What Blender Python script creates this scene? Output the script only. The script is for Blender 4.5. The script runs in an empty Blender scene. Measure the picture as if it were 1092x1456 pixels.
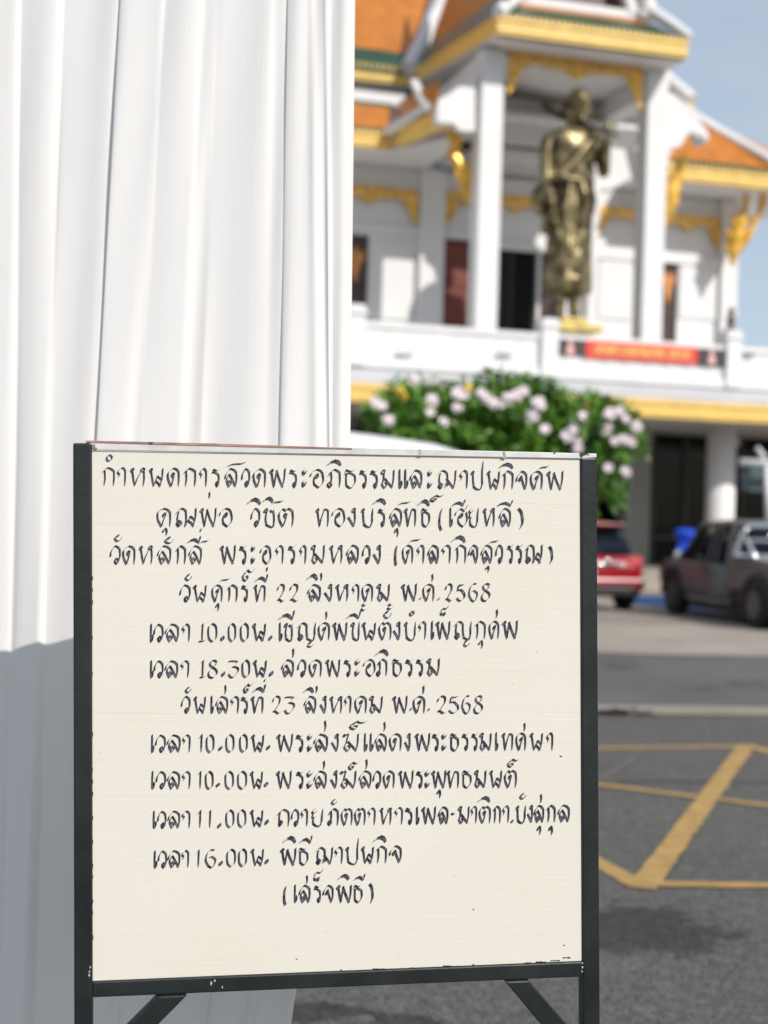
import bpy, bmesh, math, random
from mathutils import Vector, Matrix
from mathutils.geometry import tessellate_polygon
random.seed(7)
SC = bpy.context.scene
COL = SC.collection
R = math.radians

# ---------------------------------------------------------------- camera
EYE = Vector((0, 0, 1.6)); FPX = 2022.0
ROLL = 0.030; PITCH = 4.0/FPX
fwd0 = Vector((0, math.cos(PITCH), math.sin(PITCH)))
up0 = Vector((0, -math.sin(PITCH), math.cos(PITCH)))
rt0 = Vector((1, 0, 0))
rt = rt0*math.cos(ROLL) + up0*math.sin(ROLL)
up = up0*math.cos(ROLL) - rt0*math.sin(ROLL)
cam = bpy.data.cameras.new('camera'); camo = bpy.data.objects.new('camera', cam); COL.objects.link(camo)
camo.matrix_world = Matrix((( rt.x, up.x, -fwd0.x, EYE.x), (rt.y, up.y, -fwd0.y, EYE.y), (rt.z, up.z, -fwd0.z, EYE.z), (0, 0, 0, 1)))
cam.sensor_fit = 'VERTICAL'; cam.sensor_height = 36.0; cam.lens = 50.0
cam.clip_start = 0.05; cam.clip_end = 3000
cam.dof.use_dof = True; cam.dof.focus_distance = 2.15; cam.dof.aperture_fstop = 3.5
SC.camera = camo

# ---------------------------------------------------------------- light
SUN_EL = R(37); SUN_AZ = R(40)          # azimuth measured from straight behind the camera towards its right
sdir = Vector((math.sin(SUN_AZ)*math.cos(SUN_EL), -math.cos(SUN_AZ)*math.cos(SUN_EL), math.sin(SUN_EL)))
sl = bpy.data.lights.new('sun', 'SUN'); sl.energy = 4.0; sl.angle = R(0.53); sl.color = (1.0, 0.955, 0.90)
so = bpy.data.objects.new('sun', sl); COL.objects.link(so)
so.rotation_euler = sdir.to_track_quat('Z', 'Y').to_euler(); so.location = (20, -20, 30)
W = bpy.data.worlds.new('World'); SC.world = W; W.use_nodes = True
wn = W.node_tree.nodes; wl = W.node_tree.links; wn.clear()
sky = wn.new('ShaderNodeTexSky'); sky.sky_type = 'NISHITA'; sky.sun_disc = False
sky.sun_elevation = SUN_EL; sky.sun_rotation = math.atan2(sdir.x, sdir.y)
sky.air_density = 1.0; sky.dust_density = 0.8; sky.ozone_density = 1.6
tc = wn.new('ShaderNodeTexCoord'); mp = wn.new('ShaderNodeMapping'); mp.inputs['Scale'].default_value = (1.6, 1.6, 6.5)
nz = wn.new('ShaderNodeTexNoise'); nz.inputs['Scale'].default_value = 1.7; nz.inputs['Detail'].default_value = 6; nz.inputs['Roughness'].default_value = 0.55
cr = wn.new('ShaderNodeValToRGB'); cr.color_ramp.elements[0].position = 0.40; cr.color_ramp.elements[1].position = 0.74
cr.color_ramp.elements[0].color = (0.58, 0.58, 0.58, 1); cr.color_ramp.elements[1].color = (0.92, 0.92, 0.92, 1)
mx = wn.new('ShaderNodeMixRGB'); mx.inputs[2].default_value = (3.95, 4.5, 5.1, 1)
bg = wn.new('ShaderNodeBackground'); bg.inputs['Strength'].default_value = 0.140
ow = wn.new('ShaderNodeOutputWorld')
wl.new(tc.outputs['Generated'], mp.inputs[0]); wl.new(mp.outputs[0], nz.inputs['Vector']); wl.new(nz.outputs['Fac'], cr.inputs[0])
wl.new(cr.outputs[0], mx.inputs[0]); wl.new(sky.outputs[0], mx.inputs[1]); wl.new(mx.outputs[0], bg.inputs[0]); wl.new(bg.outputs[0], ow.inputs[0])
SC.view_settings.view_transform = 'Standard'; SC.view_settings.look = 'None'
SC.view_settings.exposure = 0.02; SC.view_settings.gamma = 1.0; SC.view_settings.use_curve_mapping = False
SC.cycles.max_bounces = 6; SC.cycles.transparent_max_bounces = 8; SC.cycles.use_denoising = True

# ---------------------------------------------------------------- measuring helpers
def ray(px, py): return (rt*((px-546)/FPX) + up*((728-py)/FPX) + fwd0).normalized()
def hit(px, py, p0, n):
    d = ray(px, py); return EYE + d*((p0-EYE).dot(n)/d.dot(n))
def G(px, py, z=0.0): return hit(px, py, Vector((0, 0, z)), Vector((0, 0, 1)))
def at(px, py, Y): return hit(px, py, Vector((0, Y, 0)), Vector((0, 1, 0)))
TH = R(16.0); BU = Vector((math.cos(TH), math.sin(TH), 0)); BV = Vector((math.sin(TH), -math.cos(TH), 0)); BO = Vector((0, 34.0, 0)) 
BO = at(820, 700, 35.0); BO.z = 0
def P(px, py, v): return hit(px, py, BO + BV*v, BV)
def UW(px, py, v):
    p = P(px, py, v) - BO; return p.dot(BU), p.z
dn = Vector((0, 0, 1))
def L(u, v, w): return BO + BU*u + BV*v + Vector((0, 0, w))

# ---------------------------------------------------------------- materials
def mat(name, base, rough=0.6, metal=0.0, vary=0.0, vscale=4.0, bump=0.0, bscale=60.0, spec=0.5, coat=0.0, stretch=None, detail=4, col2=None, emit=None, trans=0.0):
    m = bpy.data.materials.new(name); m.use_nodes = True; n = m.node_tree.nodes; l = m.node_tree.links
    b = n['Principled BSDF']; b.inputs['Base Color'].default_value = (*base, 1); b.inputs['Roughness'].default_value = rough
    b.inputs['Metallic'].default_value = metal; b.inputs['Specular IOR Level'].default_value = spec; b.inputs['Coat Weight'].default_value = coat
    b.inputs['Coat Roughness'].default_value = 0.05
    if trans: b.inputs['Transmission Weight'].default_value = trans
    t = n.new('ShaderNodeTexCoord'); mpn = n.new('ShaderNodeMapping'); l.new(t.outputs['Object'], mpn.inputs[0])
    if stretch: mpn.inputs['Scale'].default_value = stretch
    if vary or col2:
        x = n.new('ShaderNodeTexNoise'); x.inputs['Scale'].default_value = vscale; x.inputs['Detail'].default_value = detail
        l.new(mpn.outputs[0], x.inputs['Vector'])
        c = n.new('ShaderNodeValToRGB'); c.color_ramp.elements[0].position = 0.35; c.color_ramp.elements[1].position = 0.68
        a = tuple(max(0, q*(1-vary)) for q in base); z = col2 if col2 else tuple(min(1, q*(1+vary)) for q in base)
        c.color_ramp.elements[0].color = (*a, 1); c.color_ramp.elements[1].color = (*z, 1)
        l.new(x.outputs['Fac'], c.inputs[0]); l.new(c.outputs[0], b.inputs['Base Color'])
        rr = n.new('ShaderNodeMapRange'); rr.inputs['To Min'].default_value = max(0.02, rough-0.08); rr.inputs['To Max'].default_value = min(1, rough+0.1)
        l.new(x.outputs['Fac'], rr.inputs['Value']); l.new(rr.outputs[0], b.inputs['Roughness'])
    if bump:
        x = n.new('ShaderNodeTexNoise'); x.inputs['Scale'].default_value = bscale; x.inputs['Detail'].default_value = 3
        l.new(mpn.outputs[0], x.inputs['Vector'])
        bp = n.new('ShaderNodeBump'); bp.inputs['Strength'].default_value = bump; bp.inputs['Distance'].default_value = 0.01
        l.new(x.outputs['Fac'], bp.inputs['Height']); l.new(bp.outputs[0], b.inputs['Normal'])
    return m
M = {}
M['white'] = mat('white_masonry_paint', (0.71, 0.70, 0.69), 0.6, vary=0.035, vscale=0.8, bump=0.1, bscale=8)
M['frame'] = mat('dark_green_black_enamel', (0.011, 0.015, 0.0145), 0.40, vary=0.35, vscale=9, bump=0.05, bscale=90, spec=0.5)
M['trim'] = mat('dirty_white_edge_strip', (0.60, 0.585, 0.56), 0.5, vary=0.12, vscale=22, col2=(0.68, 0.67, 0.655))
M['rust'] = mat('reddish_raw_edge', (0.38, 0.20, 0.15), 0.7, vary=0.3, vscale=40)
M['chip'] = mat('bare_dark_chip', (0.02, 0.02, 0.022), 0.6)
M['chipw'] = mat('bare_white_chip', (0.45, 0.44, 0.42), 0.6, vary=0.2, vscale=60)
M['gold'] = mat('yellow_gold_fascia_paint', (0.82, 0.56, 0.155), 0.35, vary=0.08, vscale=3)
M['goldorn'] = mat('gilded_stucco', (0.78, 0.44, 0.07), 0.32, metal=0.35, vary=0.3, vscale=7, bump=0.6, bscale=14)
M['tile'] = None
M['green'] = mat('green_glazed_tile', (0.014, 0.055, 0.022), 0.35, vary=0.25, vscale=5, bump=0.3, bscale=10)
M['redwood'] = mat('red_brown_lacquer_shutter', (0.16, 0.035, 0.022), 0.4, vary=0.15, vscale=3)
M['darkwood'] = mat('dark_brown_lacquer', (0.05, 0.026, 0.022), 0.4, vary=0.2, vscale=3)
M['orangeorn'] = mat('orange_gilt_figure', (0.62, 0.24, 0.06), 0.4, vary=0.3, vscale=8)
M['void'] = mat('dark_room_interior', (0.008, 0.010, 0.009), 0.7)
M['glass'] = mat('dark_window_glass', (0.004, 0.006, 0.006), 0.06, spec=0.15)
M['alu'] = mat('dull_window_frame', (0.03, 0.033, 0.03), 0.5)
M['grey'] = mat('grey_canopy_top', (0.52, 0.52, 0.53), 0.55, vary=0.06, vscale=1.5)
M['shadecol'] = mat('column_with_shade_in_colour', (0.27, 0.275, 0.255), 0.6, vary=0.05, vscale=1)  # canopy shade on the ground-floor columns put into their colour
M['bronze'] = mat('polished_bronze', (0.045, 0.034, 0.020), 0.40, metal=0.85, vary=0.0, vscale=3.4, col2=(0.38, 0.31, 0.16), bump=0.35, bscale=6)
M['goldbase'] = mat('gold_plinth_paint', (0.55, 0.42, 0.13), 0.4, metal=0.4, vary=0.2, vscale=3)
M['banner'] = mat('red_banner', (0.72, 0.05, 0.03), 0.5)
M['bannerin'] = mat('orange_red_banner_field', (0.62, 0.13, 0.06), 0.5)
M['bannertxt'] = mat('yellow_banner_letters', (0.85, 0.60, 0.14), 0.5)
M['portrait'] = mat('dark_portrait_ground', (0.045, 0.035, 0.037), 0.5)
M['pinkfig'] = mat('pale_pink_figure', (0.75, 0.42, 0.38), 0.6)
M['skin'] = mat('small_bronze_urn', (0.09, 0.05, 0.04), 0.4)
M['redcar'] = mat('red_metallic_car_paint', (0.27, 0.002, 0.009), 0.28, metal=0.0, coat=1.0)
M['redcar'].node_tree.nodes['Principled BSDF'].inputs['Coat Roughness'].default_value = 0.12
M['greycar'] = mat('dark_grey_car_paint', (0.105, 0.103, 0.101), 0.40, metal=0.3, coat=0.2, vary=0.2, vscale=2)
M['greycar'].node_tree.nodes['Principled BSDF'].inputs['Metallic'].default_value = 0.0
M['whitecar'] = mat('white_car_paint', (0.80, 0.80, 0.81), 0.25, coat=0.9)
M['carglass'] = mat('tinted_car_glass', (0.005, 0.008, 0.013), 0.05, spec=0.25)
M['rubber'] = mat('tyre_rubber', (0.012, 0.012, 0.012), 0.75, vary=0.2, vscale=20)
M['darkbronze'] = mat('dark_bronze', (0.05, 0.04, 0.028), 0.45, metal=0.6)
M['black'] = mat('black_plastic', (0.015, 0.015, 0.016), 0.5)
M['rim'] = mat('grey_alloy_rim', (0.16, 0.165, 0.16), 0.4, metal=0.7)
M['chrome'] = mat('chrome', (0.85, 0.85, 0.85), 0.12, metal=1.0)
M['taillight'] = mat('clear_red_lens', (0.50, 0.05, 0.05), 0.12, coat=1.0)
M['amber'] = mat('amber_lens', (0.75, 0.28, 0.05), 0.15)
M['blue'] = mat('blue_plastic', (0.008, 0.07, 0.62), 0.4, vary=0.3, vscale=6)
M['leaf'] = mat('glossy_green_leaves', (0.055, 0.17, 0.010), 0.40, vary=0.3, vscale=2.2, col2=(0.15, 0.33, 0.028))
M['petal'] = mat('pale_pink_petals', (0.82, 0.72, 0.73), 0.6)
M['petaly'] = mat('yellow_blossom', (0.75, 0.52, 0.05), 0.6)
M['bark'] = mat('grey_brown_bark', (0.13, 0.10, 0.07), 0.85, vary=0.3, vscale=12, bump=0.6, bscale=30)
M['yline'] = mat('worn_yellow_road_paint', (0.42, 0.25, 0.075), 0.75, vary=0.16, vscale=9, col2=(0.48, 0.30, 0.10), detail=9, bump=0.4, bscale=160)
M['faint'] = mat('faded_yellow_road_paint', (0.120, 0.112, 0.100), 0.8, vary=0.1, vscale=9)
M['bluepaint'] = mat('blue_kerb_paint', (0.005, 0.065, 0.19), 0.6, vary=0.1)
M['tar'] = mat('dark_tar_seam', (0.045, 0.044, 0.043), 0.8, vary=0.2)
M['whiteline'] = mat('pale_concrete_strip', (0.27, 0.235, 0.195), 0.8, vary=0.08, vscale=3)
M['litter_gapshade'] = mat('black_litter_and_gap_shade', (0.018, 0.015, 0.012), 0.95, vary=0.4, vscale=30)  # leaf litter, and the painted shade of the gutter gap

def tile_mat():
    m = bpy.data.materials.new('orange_glazed_roof_tile'); m.use_nodes = True; n = m.node_tree.nodes; l = m.node_tree.links; b = n['Principled BSDF']
    t = n.new('ShaderNodeTexCoord'); x = n.new('ShaderNodeTexNoise'); x.inputs['Scale'].default_value = 2.5; x.inputs['Detail'].default_value = 8
    l.new(t.outputs['Object'], x.inputs['Vector'])
    c = n.new('ShaderNodeValToRGB'); c.color_ramp.elements[0].color = (0.40, 0.125, 0.010, 1); c.color_ramp.elements[1].color = (0.54, 0.185, 0.013, 1)
    c.color_ramp.elements[0].position = 0.3; c.color_ramp.elements[1].position = 0.7
    l.new(x.outputs['Fac'], c.inputs[0]); l.new(c.outputs[0], b.inputs['Base Color']); b.inputs['Roughness'].default_value = 0.42
    w = n.new('ShaderNodeTexWave'); w.bands_direction = 'Z'; w.wave_profile = 'SAW'; w.inputs['Scale'].default_value = 2.2
    bp = n.new('ShaderNodeBump'); bp.inputs['Strength'].default_value = 0.5; bp.inputs['Distance'].default_value = 0.02
    l.new(t.outputs['Object'], w.inputs['Vector']); l.new(w.outputs['Fac'], bp.inputs['Height']); l.new(bp.outputs[0], b.inputs['Normal'])
    return m
M['tile'] = tile_mat()

def asphalt(name, dark, light, tint, patches=0.0, gravel=True, patchcol=(0.03, 0.03, 0.029), stains=()):
    m = bpy.data.materials.new(name); m.use_nodes = True; n = m.node_tree.nodes; l = m.node_tree.links; b = n['Principled BSDF']
    t = n.new('ShaderNodeTexCoord')
    def noise(s, d, r=0.5):
        x = n.new('ShaderNodeTexNoise'); x.inputs['Scale'].default_value = s; x.inputs['Detail'].default_value = d; x.inputs['Roughness'].default_value = r
        l.new(t.outputs['Object'], x.inputs['Vector']); return x
    def ramp(src, p0, p1, c0, c1):
        c = n.new('ShaderNodeValToRGB'); c.color_ramp.elements[0].position = p0; c.color_ramp.elements[1].position = p1
        c.color_ramp.elements[0].color = (*c0, 1); c.color_ramp.elements[1].color = (*c1, 1); l.new(src, c.inputs[0]); return c
    def mix(a, bb, f, mode='MIX'):
        x = n.new('ShaderNodeMixRGB'); x.blend_type = mode
        for i, q in ((0, f), (1, a), (2, bb)):
            if hasattr(q, 'is_output') or hasattr(q, 'links'): l.new(q, x.inputs[i])
            else: x.inputs[i].default_value = q
        return x
    big = noise(0.55, 7, 0.6); c = ramp(big.outputs['Fac'], 0.3, 0.72, dark, light).outputs[0]
    if gravel:
        v = n.new('ShaderNodeTexVoronoi'); v.inputs['Scale'].default_value = 95; l.new(t.outputs['Object'], v.inputs['Vector'])
        g = ramp(v.outputs['Distance'], 0.15, 0.7, (1.75, 1.68, 1.6), (0.30, 0.30, 0.30))
        c = mix(c, g.outputs[0], 0.75, 'MULTIPLY').outputs[0]
        fl = noise(210, 2); fr = ramp(fl.outputs['Fac'], 0.70, 0.76, (0, 0, 0), (1, 1, 1))
        c = mix(c, (*tint, 1), fr.outputs[0]).outputs[0]
        mid = noise(14, 5, 0.65); mr = ramp(mid.outputs['Fac'], 0.36, 0.62, (0.74, 0.74, 0.735), (1.12, 1.12, 1.12))
        c = mix(c, mr.outputs[0], 0.8, 'MULTIPLY').outputs[0]
    if patches:
        pz = noise(0.9, 5, 0.62); pr = ramp(pz.outputs['Fac'], 0.56, 0.64, (0, 0, 0), (patches, patches, patches))
        c = mix(c, (*patchcol, 1), pr.outputs[0]).outputs[0]
    for (sx, sy, rx, ry, rot) in stains:               # spilled-oil stains with their own ragged outline
        mpn = n.new('ShaderNodeMapping'); mpn.vector_type = 'TEXTURE'; mpn.inputs['Location'].default_value = (sx, sy, 0); mpn.inputs['Rotation'].default_value = (0, 0, rot); mpn.inputs['Scale'].default_value = (rx, ry, 1)
        l.new(t.outputs['Object'], mpn.inputs[0]); ln = n.new('ShaderNodeVectorMath'); ln.operation = 'LENGTH'; l.new(mpn.outputs[0], ln.inputs[0])
        rg = noise(5.5, 9, 0.78); md = n.new('ShaderNodeMath'); md.operation = 'MULTIPLY_ADD'; l.new(rg.outputs['Fac'], md.inputs[0]); md.inputs[1].default_value = 3.4; md.inputs[2].default_value = -1.7
        ad = n.new('ShaderNodeMath'); l.new(ln.outputs['Value'], ad.inputs[0]); l.new(md.outputs[0], ad.inputs[1])
        sr = ramp(ad.outputs[0], 0.80, 1.02, (.88, .88, .88), (0, 0, 0)); sr.color_ramp.interpolation = 'EASE'
        dk = mix(c, (0.40, 0.40, 0.41, 1), 1.0, 'MULTIPLY'); c = mix(c, dk.outputs[0], sr.outputs[0]).outputs[0]
    l.new(c, b.inputs['Base Color']); b.inputs['Roughness'].default_value = 0.85; b.inputs['Specular IOR Level'].default_value = 0.25
    bn = noise(130, 4, 0.7); bp = n.new('ShaderNodeBump'); bp.inputs['Strength'].default_value = 0.9 if gravel else 0.3; bp.inputs['Distance'].default_value = 0.006
    l.new(bn.outputs['Fac'], bp.inputs['Height']); l.new(bp.outputs[0], b.inputs['Normal'])
    return m
_c = [G(905, 1322), G(455, 1440), G(570, 1452), G(1010, 1350)]
STAINS = [(_c[0].x, _c[0].y, .42, .34, .4), (_c[1].x, _c[1].y, .16, .10, 0), (_c[2].x, _c[2].y, .14, .09, .3), (_c[3].x+.5, _c[3].y-.9, .3, .2, 1)]
M['asphalt'] = asphalt('grey_asphalt', (0.130, 0.126, 0.120), (0.152, 0.148, 0.141), (0.42, 0.41, 0.38), 0.0, stains=STAINS)
M['asphalt2'] = asphalt('pale_asphalt', (0.105, 0.103, 0.098), (0.145, 0.142, 0.135), (0.3, 0.3, 0.3), 0.7, False, (0.062, 0.059, 0.055))
M['concrete'] = asphalt('beige_concrete', (0.30, 0.258, 0.215), (0.40, 0.35, 0.302), (0.4, 0.4, 0.4), 0.45, False, (0.22, 0.185, 0.15))

# ---------------------------------------------------------------- object helpers
def tag(o, label=None, cat=None, group=None, kind=None):
    if label: o['label'] = label
    if cat: o['category'] = cat
    if group: o['group'] = group
    if kind: o['kind'] = kind
    return o
def empty(name, loc, label, cat, rz=0.0, group=None):
    o = bpy.data.objects.new(name, None); COL.objects.link(o); o.location = loc; o.rotation_euler = (0, 0, rz); o.empty_display_size = 0.2
    return tag(o, label, cat, group)
def chainmat(par):
    m = Matrix.Identity(4); q = par
    while q is not None:
        m = Matrix.Translation(q.location) @ q.rotation_euler.to_matrix().to_4x4() @ m; q = q.parent
    return m
def link(name, me, material, parent=None, world=True, smooth=False, kind=None):
    """one mesh object; coordinates given in the world are moved into the parent's frame"""
    if parent is not None and world: me.transform(chainmat(parent).inverted())
    if material is not None and not me.materials: me.materials.append(material)
    o = bpy.data.objects.new(name, me); COL.objects.link(o); o.parent = parent
    if smooth:
        for p in me.polygons: p.use_smooth = True
    if kind: o['kind'] = kind
    return o
class MB:
    def __init__(s): s.v = []; s.f = []
    def quad(s, *p):
        i = len(s.v); s.v += [tuple(q) for q in p]; s.f.append(tuple(range(i, i+len(p)))); return s
    def prism(s, pts, vec):
        vec = Vector(vec); n = len(pts); i = len(s.v)
        s.v += [tuple(q) for q in pts] + [tuple(Vector(q)+vec) for q in pts]
        s.f.append(tuple(range(i, i+n))); s.f.append(tuple(range(i+2*n-1, i+n-1, -1)))
        for k in range(n): s.f.append((i+k, i+n+k, i+n+(k+1) % n, i+(k+1) % n))
        return s
    def box(s, x0, x1, y0, y1, z0, z1):
        return s.prism([(x0, y0, z0), (x1, y0, z0), (x1, y1, z0), (x0, y1, z0)], (0, 0, z1-z0))
    def bbox(s, u0, u1, v0, v1, w0, w1):           # box in the building's own axes
        return s.prism([L(u0, v0, w0), L(u1, v0, w0), L(u1, v1, w0), L(u0, v1, w0)], (0, 0, w1-w0))
    def beam(s, a, b, w, h, upv=(0, 0, 1)):
        a, b = Vector(a), Vector(b); d = (b-a).normalized(); x = d.cross(Vector(upv)).normalized()*w/2; y = x.cross(d).normalized()*h/2
        return s.prism([a-x-y, a+x-y, a+x+y, a-x+y], b-a)
    def tube(s, pts, rad, n=10, cap=True, flat=1.0):
        pts = [Vector(p) for p in pts]; rad = rad if isinstance(rad, (list, tuple)) else [rad]*len(pts); base = len(s.v); ref = None
        for k, p in enumerate(pts):
            d = (pts[min(k+1, len(pts)-1)] - pts[max(k-1, 0)]).normalized()
            if ref is None: ref = Vector((0, 0, 1)) if abs(d.z) < 0.9 else Vector((1, 0, 0))
            x = d.cross(ref).normalized(); y = x.cross(d).normalized(); ref = y
            for j in range(n):
                a = 2*math.pi*j/n; s.v.append(tuple(p + (x*math.cos(a) + y*math.sin(a)*flat)*rad[k]))
        for k in range(len(pts)-1):
            for j in range(n):
                a = base+k*n+j; b = base+k*n+(j+1) % n; s.f.append((a, b, b+n, a+n))
        if cap:
            s.f.append(tuple(base+j for j in reversed(range(n)))); s.f.append(tuple(base+(len(pts)-1)*n+j for j in range(n)))
        return s
    def lathe(s, c, prof, n=20, sx=1.0, sy=1.0):
        c = Vector(c); base = len(s.v)
        for r, z in prof:
            for j in range(n):
                a = 2*math.pi*j/n; s.v.append((c.x+r*sx*math.cos(a), c.y+r*sy*math.sin(a), c.z+z))
        for k in range(len(prof)-1):
            for j in range(n):
                a = base+k*n+j; b = base+k*n+(j+1) % n; s.f.append((a, b, b+n, a+n))
        s.f.append(tuple(base+j for j in reversed(range(n)))); s.f.append(tuple(base+(len(prof)-1)*n+j for j in range(n)))
        return s
    def ball(s, c, r, n=12, m=8):
        c = Vector(c); r = r if isinstance(r, (tuple, list)) else (r, r, r); base = len(s.v)
        for i in range(1, m):
            t = math.pi*i/m
            for j in range(n):
                a = 2*math.pi*j/n; s.v.append((c.x+r[0]*math.sin(t)*math.cos(a), c.y+r[1]*math.sin(t)*math.sin(a), c.z+r[2]*math.cos(t)))
        s.v.append((c.x, c.y, c.z+r[2])); s.v.append((c.x, c.y, c.z-r[2])); T = len(s.v)-2
        for i in range(m-2):
            for j in range(n):
                a = base+i*n+j; b = base+i*n+(j+1) % n; s.f.append((a, a+n, b+n, b))
        for j in range(n):
            s.f.append((T, base+j, base+(j+1) % n)); s.f.append((T+1, base+(m-2)*n+(j+1) % n, base+(m-2)*n+j))
        return s
    def mesh(s, name):
        me = bpy.data.meshes.new(name); me.from_pydata(s.v, [], s.f); me.update(); return me
    def build(s, name, material, parent=None, world=True, smooth=False, bevel=0.0, seg=2, kind=None):
        me = s.mesh(name)
        bm = bmesh.new(); bm.from_mesh(me); bmesh.ops.recalc_face_normals(bm, faces=bm.faces)
        bm.to_mesh(me); bm.free()
        o = link(name, me, material, parent, world, smooth, kind)
        if bevel:
            md = o.modifiers.new('bevel', 'BEVEL'); md.width = bevel; md.segments = seg; md.limit_method = 'ANGLE'
        return o
# ---------------------------------------------------------------- ground
def sheet(pts, name, m, parent=None, z=None, depth=None):
    b = MB()
    pts = [Vector(p) for p in pts]
    if depth: b.prism(pts, (0, 0, -depth))
    else: b.quad(*pts)
    return b.build(name, m, parent)
kerbA = G(850, 1017); kerbB = G(1092, 1020); kd = (kerbB-kerbA).normalized(); kn = Vector((-kd.y, kd.x, 0))
def KL(t, off, z=0.0): return kerbA + kd*t + kn*off + Vector((0, 0, z))
def strip(t0, t1, o0, o1, z): return [KL(t0, o0, z), KL(t1, o0, z), KL(t1, o1, z), KL(t0, o1, z)]
ground = tag(sheet(strip(-400, 400, -300, 0.005, 0), 'asphalt_ground', M['asphalt'], depth=0.25), kind='structure')
tag(sheet(strip(-400, 400, 0.006, 0.189, -0.012), 'gutter_shade_strip', M['litter_gapshade']), kind='structure')  # shallow gutter bottom coloured black to stand for a deep shaded gap
tag(sheet(strip(-60, 60, 0.19, 0.50, 0.022), 'kerb', M['whiteline'], depth=0.22), kind='structure')
tag(sheet(strip(-400, 400, 0.502, 6.3, 0.0), 'road', M['asphalt2'], depth=0.22), kind='structure')
tag(sheet(strip(-400, 400, 6.3, 1500, -0.004), 'far_ground', M['concrete'], depth=0.1), kind='structure')
tag(sheet([G(-900, 925), G(600, 930), G(848, 928), G(960, 932), G(1092, 934), G(1400, 938), G(1400, 910), G(1092, 899), G(960, 887), G(848, 885), G(600, 874), G(-900, 860)], 'concrete_lane', M['concrete']), kind='structure').location.z = 0.008
litter = MB()
for k in range(260):
    t = random.uniform(-1.2, 0.55)*random.random()**0.5; c = KL(t, random.uniform(0.0, 0.16), random.uniform(-0.02, 0.03)); a = random.uniform(0, 6.28); r = random.uniform(0.015, 0.045)
    p = [c + Vector((math.cos(a+q)*r, math.sin(a+q)*r, random.uniform(0, 0.02))) for q in (0, 1.8, 3.4, 5.0)]
    litter.quad(*p)
tag(litter.build('leaf_litter', M['litter_gapshade']), kind='stuff')
def gpoly(name, px, m, z=0.005):
    o = sheet([G(*p)+Vector((0, 0, z)) for p in px], name, m, ground); return o
# a painted line with slightly worn, uneven edges between two measured points
def pline(name, a, b, wa, wb, m, z=0.005):
    a, b = G(*a), G(*b); d = (b-a); n = Vector((-d.y, d.x, 0)).normalized(); N = max(6, int(d.length/0.06)); mb = MB(); l = []; r = []
    for k in range(N+1):
        t = k/N; w = (wa + (wb-wa)*t)/2; q = a + d*t + Vector((0, 0, z))
        l.append(q + n*(w+random.uniform(-.006, .006))); r.append(q - n*(w+random.uniform(-.006, .006)))
    for k in range(N): mb.quad(l[k], l[k+1], r[k+1], r[k])
    return mb.build(name, m, ground)
pline('painted_line', (700, 1066), (1054, 1062), .085, .085, M['yline'])
pline('painted_line', (1060, 1060), (1150, 1086), .11, .11, M['yline'], .0058)
pline('painted_line', (1062, 1060), (912, 1264), .12, .125, M['yline'], .0066)
pline('painted_line', (700, 1098), (1200, 1160), .085, .085, M['yline'], .0074)
pline('painted_line', (700, 1146), (906, 1258), .11, .11, M['yline'], .0058)
pline('painted_line', (905, 1258), (1200, 1262), .085, .085, M['yline'], .0074)
pline('painted_line', (848, 1110), (905, 1078), .06, .05, M['faint'])
pline('tar_seam', (860, 1112), (1200, 1113), .035, .035, M['tar'], .0035)
# ---------------------------------------------------------------- the temple hall
hall = empty('temple_hall', L(0, 0, 0), 'white two storey Thai temple hall with orange tiled roofs and gold trim', 'temple')
def part(name, m, f, bevel=0.0, kind=None, parent=hall, smooth=False):
    b = MB(); f(b); return b.build(name, m, parent, bevel=bevel, kind=kind, smooth=smooth)
def rect(pxL, pxR, pyT, pyB, v, depth):
    """axis box of the hall: corners read at its left edge, v is its front face"""
    u0, w1 = UW(pxL, pyT, v); u1, _ = UW(pxR, pyT, v); _, w0 = UW(pxL, pyB, v)
    return (u0, u1, v-depth, v, w0, w1)
def rpart(name, m, *a, bevel=0.0, parent=hall): return part(name, m, lambda b: b.bbox(*rect(*a)), bevel, parent=parent)
WV = -4.4                                            # main wall plane
uR = UW(1047, 400, WV)[0]; uL = -22.0
wfl = UW(600, 470, 0.6)[1] - 1.0                     # gallery floor
wTop = UW(560, 205, -2.4)[1] - 0.1
print('floor', wfl, 'walltop', wTop, 'uR', uR)
# openings on the upper wall: (pxL, pxR, pyT)
def col_u(px, py, v): return UW(px, py, v)[0]
ops = [(488, 526, 331), (628, 673, 338), (705, 766, 349), (770, 800, 354), (903, 916, 362), (940, 965, 366)]
opu = [(col_u(a, y, WV), col_u(b, y, WV), UW(a, y, WV)[1]) for a, b, y in ops]
def wallf(b):
    us = [uL] + [q for o in opu for q in o[:2]] + [uR]
    for k in range(0, len(us), 2): b.bbox(us[k], us[k+1], WV-0.3, WV, wfl-0.1, wTop)
    for a, c, w in opu: b.bbox(a, c, WV-0.3, WV, w, wTop)
part('wall', M['white'], wallf)
part('wall', M['white'], lambda b: b.bbox(uR-0.3, uR, WV-14, WV-0.3, wfl-0.1, wTop))     # right flank
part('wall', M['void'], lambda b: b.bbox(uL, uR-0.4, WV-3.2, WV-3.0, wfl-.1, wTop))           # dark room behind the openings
part('gallery_floor', M['white'], lambda b: b.bbox(uL, uR+6.0, WV-14, 0.62, wfl-0.45, wfl-0.1))
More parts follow.
